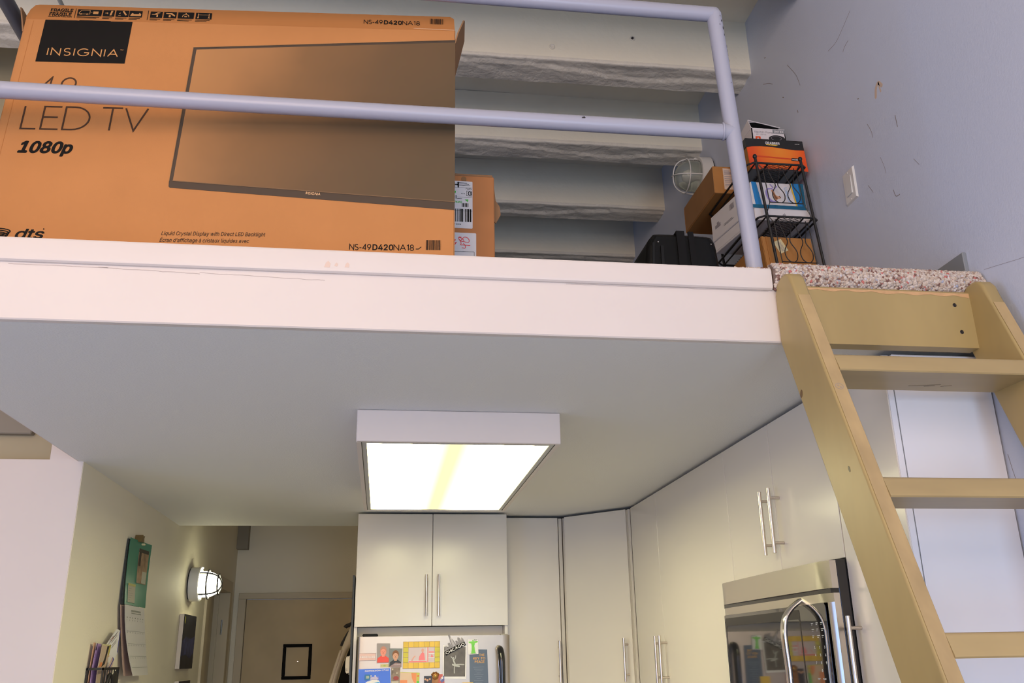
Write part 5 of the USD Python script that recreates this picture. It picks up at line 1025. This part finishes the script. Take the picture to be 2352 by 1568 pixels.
def garment(pts, y0, seed, fold=.010, n=30, sides=26):
    """hanging cloth: cross sections (z, x0, x1, depth) with folds"""
    P = np.array(pts); zz = np.linspace(P[0, 0], P[-1, 0], n); o = np.argsort(P[:, 0]); g = lambda k: np.interp(zz, P[o, 0], P[o, k])
    xa, xb, dp = g(1), g(2), g(3); v = []
    for i, z in enumerate(zz):
        for k in range(sides):
            a = 2 * PI * k / sides; w = 1 + fold * 12 * (meshkit.noise(np.array([math.cos(a) * 2.2 + seed, math.sin(a) * 2.2, z * 4.0]), seed) - .5)
            v.append(((xa[i] + xb[i]) / 2 + (xb[i] - xa[i]) / 2 * math.cos(a) * w, y0 + dp[i] / 2 * math.sin(a) * w, z))
    f = []
    for i in range(n - 1):
        for k in range(sides): a, b = i * sides + k, i * sides + (k + 1) % sides; f += [(a, b + sides, b), (a, a + sides, b + sides)]
    f += [(0, k + 1, k) for k in range(1, sides - 1)] + [((n - 1) * sides, (n - 1) * sides + k, (n - 1) * sides + k + 1) for k in range(1, sides - 1)]
    m = trimesh.Trimesh(np.array(v), np.array(f), process=False); trimesh.repair.fix_normals(m); return m
t = thing("pale_coat", "pale cream garment hanging in the hall beside the refrigerator", "coat", (-.09, 3.6, 1.0))
obj("cloth", garment([(1.815, -.035, -.012, .04), (1.76, -.055, -.008, .06), (1.70, -.080, -.022, .08), (1.66, -.092, -.055, .09), (1.60, -.112, -.078, .10), (1.50, -.142, -.104, .11), (1.3, -.185, -.13, .13), (.9, -.23, -.12, .15)], 3.60, 3), white_cloth, t, smooth=True)
obj("cloth_fold", garment([(1.66, -.099, -.080, .05), (1.58, -.125, -.100, .06), (1.48, -.154, -.128, .07), (1.2, -.21, -.17, .08)], 3.58, 5), white_cloth, t, smooth=True)
t = thing("black_coat", "black coat hanging in the hall behind the pale garment", "coat", (-.06, 3.75, 1.0))
obj("cloth", garment([(1.72, -.03, -.003, .06), (1.66, -.055, -.002, .10), (1.58, -.085, -.002, .16), (1.48, -.11, -.002, .22), (1.2, -.14, -.004, .26), (.8, -.15, -.004, .26)], 3.78, 9), black_cloth, t, smooth=True)
t = thing("coat_hook", "dark cast hook on the hall wall above the pale garment", "hook", (-.02, 3.85, 1.76))
obj("arm", tube(smooth_path([(0.0, 3.85, 1.80), (-.03, 3.85, 1.815), (-.075, 3.85, 1.80), (-.083, 3.85, 1.79)], 5), [.012] * 15 + [.009], 10), chip_dark, t, smooth=True)
obj("curl", tube(smooth_path([(0.0, 3.85, 1.79), (-.05, 3.85, 1.77), (-.075, 3.85, 1.735), (-.092, 3.85, 1.70), (-.095, 3.85, 1.685)], 5), [.012] * 14 + [.014] * 7, 10), chip_dark, t, smooth=True)
# empty frame on the flat door
t = thing("picture_frame", "thin black rectangular frame fixed on the flat door around the peephole", "frame", (-.483, YB - .012, 1.6))
y0_, y1_ = YB - .020, YB - .0055
for nm, b in (("rail", (-.590, -.378, 1.705, 1.728)), ("rail", (-.590, -.378, 1.4785, 1.5015)), ("side", (-.590, -.567, 1.5015, 1.705)), ("side", (-.401, -.378, 1.5015, 1.705))):
    obj(nm, bx(b[0], b[1], y0_, y1_, b[2], b[3], .003), mat("frame_black", (.006, .006, .006), .75, spec=.15), t)

# ------------------------------------------------------------------ left wall: calendar, mail, pictures
cal = thing("wall_calendar", "green wall calendar with its month page hanging below", "calendar", (XW, 2.4, 1.85))
def sheet(y0t, y1t, zt, y0b, y1b, zb, xfun, m, name, parent, n=14, th=.0012):
    """curved paper sheet near the wall: xfun(u, v) is its distance from the wall"""
    v, f = [], []
    for j in range(n):
        for i in range(n):
            a, b = i / (n - 1), j / (n - 1)
            y = (y0t + (y1t - y0t) * a) * (1 - b) + (y0b + (y1b - y0b) * a) * b; z = zt + (zb - zt) * b
            v.append((XW + xfun(a, b), y, z))
    for j in range(n - 1):
        for i in range(n - 1): q = j * n + i; f += [(q, q + n, q + 1), (q + 1, q + n, q + n + 1)]
    v = np.array(v); f = np.array(f); v2 = v - [th, 0, 0]
    rim = [j * n for j in range(n)] + [(n - 1) * n + i for i in range(1, n)] + [j * n + n - 1 for j in range(n - 2, -1, -1)] + [i for i in range(n - 2, 0, -1)]
    side = []
    for k in range(len(rim)): a, b = rim[k], rim[(k + 1) % len(rim)]; side += [(a, b, b + n * n), (a, b + n * n, a + n * n)]
    mm = trimesh.Trimesh(np.vstack([v, v2]), np.vstack([f, f[:, ::-1] + n * n, side]), process=False); trimesh.repair.fix_normals(mm)
    return obj(name, mm, m, parent, smooth=40)
def cal_x(a, b): return .012 + .012 * a * a + .016 * b * b * (1 - .3 * a) + .01 * a * (1 - b)
sheet(2.250, 2.545, 2.128, 2.215, 2.545, 1.845, cal_x, green_paper, "cover", cal)
sheet(2.236, 2.50, 2.122, 2.212, 2.50, 1.845, lambda a, b: .006 + .012 * b * b, mat("calendar_dark", (.04, .05, .06), .5), "back_pages", cal)
def on_cover(ys, zs, lift, m, name):
    Z0, Z1, Y0, Y1 = zs[0], zs[1], ys[0], ys[1]
    def xf(a, b):
        z = Z1 + (Z0 - Z1) * b; bb = (2.128 - z) / .283; y = Y0 + (Y1 - Y0) * a; ya, yb_ = 2.250 - .035 * bb, 2.545; return cal_x((y - ya) / (yb_ - ya), bb) + lift
    sheet(Y0, Y1, Z1, Y0 - .004, Y1 - .004, Z0, xf, m, name, cal, n=8, th=.0006)
on_cover((2.385, 2.520), (1.945, 2.095), .0012, mat("calendar_photo", (.30, .20, .12), .4, var=.5, vscale=22), "picture")
on_cover((2.388, 2.515), (2.080, 2.096), .002, mat("calendar_shadow", (.05, .045, .035), .5), "picture_top")
on_cover((2.392, 2.420), (2.02, 2.085), .002, mat("calendar_hair", (.04, .03, .025), .5), "picture_figure")
on_cover((2.455, 2.512), (1.948, 2.0), .002, mat("calendar_pale", (.44, .44, .34), .5), "picture_cloth")
on_cover((2.262, 2.375), (1.856, 1.935), .0012, mat("note_paper", (.44, .42, .33), .6), "note")
on_cover((2.264, 2.374), (1.926, 1.936), .002, mat("note_yellow", (.46, .44, .15), .6), "note_header")
for k in range(6): on_cover((2.275, 2.30 + .015 * ((k * 5) % 4)), (1.866 + .0095 * k, 1.8672 + .0095 * k), .002, grey_ink, "note_line")
def page_x(a, b): return .030 + .004 * a - .012 * b * (1 - b) + .030 * b * b * (1 - a) + .012 * b * a
sheet(2.215, 2.535, 1.843, 2.36, 2.69, 1.555, page_x, paper_grey, "month_page", cal)
sheet(2.205, 2.50, 1.842, 2.34, 2.60, 1.556, lambda a, b: .014 + .012 * b * b, mat("page_pink", (.48, .33, .29), .6), "under_pages", cal)
def on_page(a0, a1, b0, b1, m, name):
    def yz(a, b): return ((2.215 + .320 * a) * (1 - b) + (2.36 + .33 * a) * b), 1.843 - .288 * b
    out = []
    pts = [(a0, b0), (a1, b0), (a1, b1), (a0, b1)]
    v = []
    for a, b in pts: y, z = yz(a, b); v.append((XW + page_x(a, b) + .0012, y, z))
    return trimesh.Trimesh(np.array(v), np.array([(0, 2, 1), (0, 3, 2)]), process=False)
pm = [on_page(.30, .78, .06, .085, None, ""), on_page(.30, .80, .10, .112, None, "")]
pm += [on_page(.08 + .13 * c, .10 + .13 * c + .02, .165, .18, None, "") for c in range(7)]
pm += [on_page(.04, .97, b, b + .004, None, "") for b in (.36, .54, .72, .88)]
pm += [on_page(.07 + .13 * c, .085 + .13 * c, b, b + .018, None, "") for b in (.20, .375, .555, .735) for c in range(7)]
obj("calendar_grid", pm, mat("grid_ink", (.30, .31, .27), .6), cal)
obj("clip", [prism([(2.352, 2.122), (2.398, 2.122), (2.392, 2.140), (2.402, 2.152), (2.384, 2.147), (2.366, 2.153), (2.362, 2.140)], "x", XW + .001, XW + .034)], mat("clip_brass", (.26, .18, .08), .4, metal=.6), cal)
obj("clip_pin", [bx(XW + .02, XW + .036, 2.405, 2.42, 2.112, 2.120, .002)], paper_cream, cal)

# mail holder
mh = thing("mail_holder", "black metal mail holder on the wall beneath the calendar", "letter holder", (XW, 2.0, 1.40))
HX0, HX1, HY0, HY1, HZ1, HZ0 = XW + .003, XW + .064, 1.885, 2.112, 1.592, 1.36
steelb = mat("holder_black", (.018, .016, .016), .5)
rim = [(HX0, HY0, HZ1), (HX1, HY0, HZ1), (HX1, HY1, HZ1), (HX0, HY1, HZ1), (HX0, HY0, HZ1)]
obj("rim", [bx(HX1 - .004, HX1, HY0, HY1, HZ1 - .009, HZ1), bx(HX0, HX0 + .004, HY0, HY1, HZ1 - .009, HZ1), bx(HX0, HX1, HY0, HY0 + .004, HZ1 - .009, HZ1), bx(HX0, HX1, HY1 - .004, HY1, HZ1 - .009, HZ1)], steelb, mh)
for x in (HX0 + .003, HX1 - .003):
    for y in (HY0 + .003, HY1 - .003): obj("corner_bar", bx(x - .003, x + .003, y - .003, y + .003, HZ0, HZ1 - .009), steelb, mh)
for k in range(6): obj("front_bar", bx(HX1 - .004, HX1 - .001, HY0 + .030 + k * .0335, HY0 + .0345 + k * .0335, HZ0, HZ1 - .009), steelb, mh)
obj("base", bx(HX0, HX1, HY0, HY1, HZ0 - .004, HZ0), steelb, mh)
sct = smooth_path([(HX1, 1.925, 1.40), (HX1, 1.935, 1.50), (HX1, 1.975, 1.565), (HX1, 2.02, 1.55), (HX1, 2.035, 1.49), (HX1, 2.0, 1.46)], 5)
obj("scroll", [tube(sct, .006, 8)], steelb, mh, smooth=True); obj("scroll", [lathe([(.03, 0), (.034, .003), (.03, .006), (0, .006)], (HX1 - .002, 2.055, 1.545), (1, 0, 0), 20)], steelb, mh, smooth=40)
def paper(name, label, cat, x, poly, m, tilt=.0, th=.0015):
    c = Polygon(poly).centroid; t = thing(name, label, cat, (x, c.x, c.y)); obj("sheet", prism(poly, "x", x, x + th), m, t); return t, x + th
def pr_(x, poly): return prism(poly, "x", x, x + .0003)
t, x = paper("orange_folder", "thin orange edged folder at the near end of the mail holder", "folder", XW + .012, [(1.888, 1.40), (1.888, 1.60), (1.900, 1.684), (1.925, 1.683), (1.925, 1.40)], mat("paper_peach", (.62, .36, .22), .6))
t, x = paper("purple_booklet", "purple booklet with dark corner standing in the mail holder", "booklet", XW + .020, [(1.889, 1.40), (1.889, 1.592), (1.912, 1.681), (1.972, 1.680), (1.950, 1.40)], mat("paper_violet", (.42, .27, .58), .55))
obj("dark_corner", pr_(x, [(1.904, 1.655), (1.912, 1.681), (1.920, 1.681), (1.914, 1.655)]), ink, t); obj("blue_print", pr_(x, [(1.900, 1.63), (1.907, 1.645), (1.910, 1.642), (1.904, 1.626)]), mat("print_navy", (.05, .05, .28), .5), t)
t, x = paper("white_envelope", "white envelope with a dark blue edge sticking out tilted from the mail holder", "envelope", XW + .028, [(2.02, 1.40), (2.000, 1.592), (1.985, 1.664), (2.140, 1.742), (2.195, 1.735), (2.185, 1.645), (2.108, 1.592), (2.100, 1.40)], paper_white)
obj("blue_edge", pr_(x, [(2.185, 1.733), (2.195, 1.735), (2.187, 1.648), (2.180, 1.652)]), mat("print_navy", (.05, .05, .28), .5), t)
obj("printed_lines", [pr_(x, [(y, z), (y + l, z + l * .42), (y + l, z + l * .42 + .004), (y, z + .004)]) for y, z, l in ((2.05, 1.69, .05), (2.04, 1.678, .10), (2.08, 1.685, .07), (2.09, 1.672, .06), (2.09, 1.664, .06), (2.10, 1.705, .06))], grey_ink, t)
for q in ([(2.07, 1.690), (2.10, 1.704), (2.10, 1.71), (2.07, 1.696)], [(2.05, 1.667), (2.07, 1.676), (2.07, 1.681), (2.05, 1.672)], [(2.05, 1.625), (2.08, 1.637), (2.08, 1.639), (2.05, 1.628)]): obj("red_print", pr_(x, q), mat("print_coral", (.70, .24, .16), .5), t)
t, x = paper("photo_magazine", "magazine with a dark tree photo and a yellow spine in the mail holder", "magazine", XW + .038, [(1.898, 1.40), (1.898, 1.592), (1.925, 1.679), (2.045, 1.676), (2.012, 1.592), (2.005, 1.40)], mat("mag_cream", (.52, .40, .30), .5))
obj("tree_print", pr_(x, [(1.995, 1.673), (2.022, 1.672), (1.998, 1.635), (1.985, 1.605), (1.94, 1.594), (1.957, 1.610), (1.975, 1.630)]), mat("print_bark", (.025, .022, .02), .5), t)
obj("orange_print", pr_(x, [(1.908, 1.593), (1.945, 1.596), (1.950, 1.611), (1.924, 1.612)]), mat("print_amber", (.70, .24, .09), .5), t)
obj("yellow_spine", pr_(x, [(2.024, 1.677), (2.044, 1.676), (2.028, 1.640), (2.012, 1.630)]), mat("print_mustard", (.46, .40, .05), .5), t); obj("top_border", pr_(x, [(1.925, 1.679), (2.030, 1.677), (2.030, 1.672), (1.924, 1.674)]), mat("print_straw", (.60, .55, .28), .5), t)
t, x = paper("blue_edged_card", "pale card with a dark blue corner leaning across the mail holder", "card", XW + .050, [(1.96, 1.42), (1.985, 1.59), (2.040, 1.632), (2.064, 1.622), (2.050, 1.59), (2.02, 1.42)], mat("mag_rose", (.60, .44, .38), .5))
obj("blue_edge", pr_(x, [(2.040, 1.632), (2.064, 1.622), (2.010, 1.586), (1.975, 1.584), (2.015, 1.597), (2.048, 1.619)]), mat("print_navy", (.05, .05, .28), .5), t)

# canvases
def canvas(name, label, y0, y1, z0, z1, d):
    t = thing(name, label, "painting", (XW, (y0 + y1) / 2, z0)); obj("stretcher", bx(XW + .001, XW + d, y0, y1, z0, z1, .002), canvas_edge, t)
    obj("painted_face", bx(XW + d - .002, XW + d + .0008, y0 + .001, y1, z0 + .001, z1 - .001), canvas_dark, t); return t
cv = canvas("night_canvas", "tall dark night sky canvas with a yellow moon on the wall below the lamp", 3.480, 3.830, 1.574, 1.864, .026)
CV = lambda pts: prism(pts, "x", XW + .0268, XW + .0272)
obj("moon", CV([(3.512 + .011 * math.cos(a), 1.832 + .020 * math.sin(a)) for a in np.linspace(0, 2 * PI, 14, endpoint=False)]), moon_yellow, cv)
obj("blue_glow", CV([(3.49, 1.64), (3.49, 1.72), (3.58, 1.745), (3.70, 1.735), (3.82, 1.75), (3.82, 1.66), (3.72, 1.63), (3.60, 1.65)]), canvas_blue, cv)
canvas("second_canvas", "dark canvas just below the night sky painting", 3.505, 3.815, 1.23, 1.512, .026)

# ------------------------------------------------------------------ ceiling light box
cl_ = thing("ceiling_light", "square white fluorescent light box under the loft ceiling", "ceiling light", (.35, 1.38, ZC))
lx0, lx1, ly0, ly1, lz0, lz1 = .043, .662, .703, 2.052, 2.217, ZC - .0008
obj("housing", [bx(lx0, lx1, ly0, ly0 + .014, lz0, lz1, .002), bx(lx0, lx1, ly1 - .014, ly1, lz0, lz1, .002), bx(lx0, lx0 + .014, ly0 + .0142, ly1 - .0142, lz0, lz1, .0), bx(lx1 - .014, lx1, ly0 + .0142, ly1 - .0142, lz0, lz1, .0), bx(lx0 + .01, lx1 - .01, ly0 + .01, ly1 - .01, lz1 - .008, lz1 - .001)], loft_white, cl_)
obj("inner_frame", [bx(lx0 + .014, lx0 + .030, ly0 + .014, ly1 - .014, lz0 + .002, lz0 + .010), bx(lx1 - .030, lx1 - .014, ly0 + .014, ly1 - .014, lz0 + .002, lz0 + .010), bx(lx0 + .03, lx1 - .03, ly0 + .014, ly0 + .036, lz0 + .002, lz0 + .010), bx(lx0 + .03, lx1 - .03, ly1 - .03, ly1 - .014, lz0 + .002, lz0 + .010)], mat("frame_grey", (.5, .5, .47), .4), cl_)
obj("frame_gap", [bx(lx0 + .0142, lx0 + .0165, ly0 + .02, ly1 - .02, lz0 + .0012, lz0 + .003), bx(lx1 - .0165, lx1 - .0142, ly0 + .02, ly1 - .02, lz0 + .0012, lz0 + .003)], gap_dark, cl_)
diff_n = {"g": ("geometry", {}), "s": ("separate_xyz", {}),
          "r": ("rgb_ramp", {"ramp": [(0.0, (.86, .76, .36)), (.05, (2.6, 2.3, 1.0)), (.13, (11.0, 10.2, 6.0)), (.33, (11.0, 10.2, 6.0)), (.41, (2.2, 1.95, .95)), (.46, (.90, .80, .46)), (.51, (.90, .80, .46)), (.57, (2.2, 1.95, .95)), (.65, (11.0, 10.2, 6.0)), (.87, (11.0, 10.2, 6.0)), (.95, (2.6, 2.3, 1.0)), (1.0, (.86, .76, .36))]}),
          "m": ("map_range", {"from_min": lx0, "from_max": lx1}), "e": ("emission", {"strength": 1.0})}
diff_n["e"][1]["strength"] = DIFFUSER_POWER
diff_mat = usdkit.material(stage, "/World/Looks/light_diffuser", diff_n, [("g.position", "s.vector"), ("s.x", "m.value"), ("m.result", "r.fac"), ("r.color", "e.color")], surface="e.emission")
obj("diffuser", bx(lx0 + .030, lx1 - .030, ly0 + .036, ly1 - .030, lz0 + .004, lz0 + .008), diff_mat, cl_)
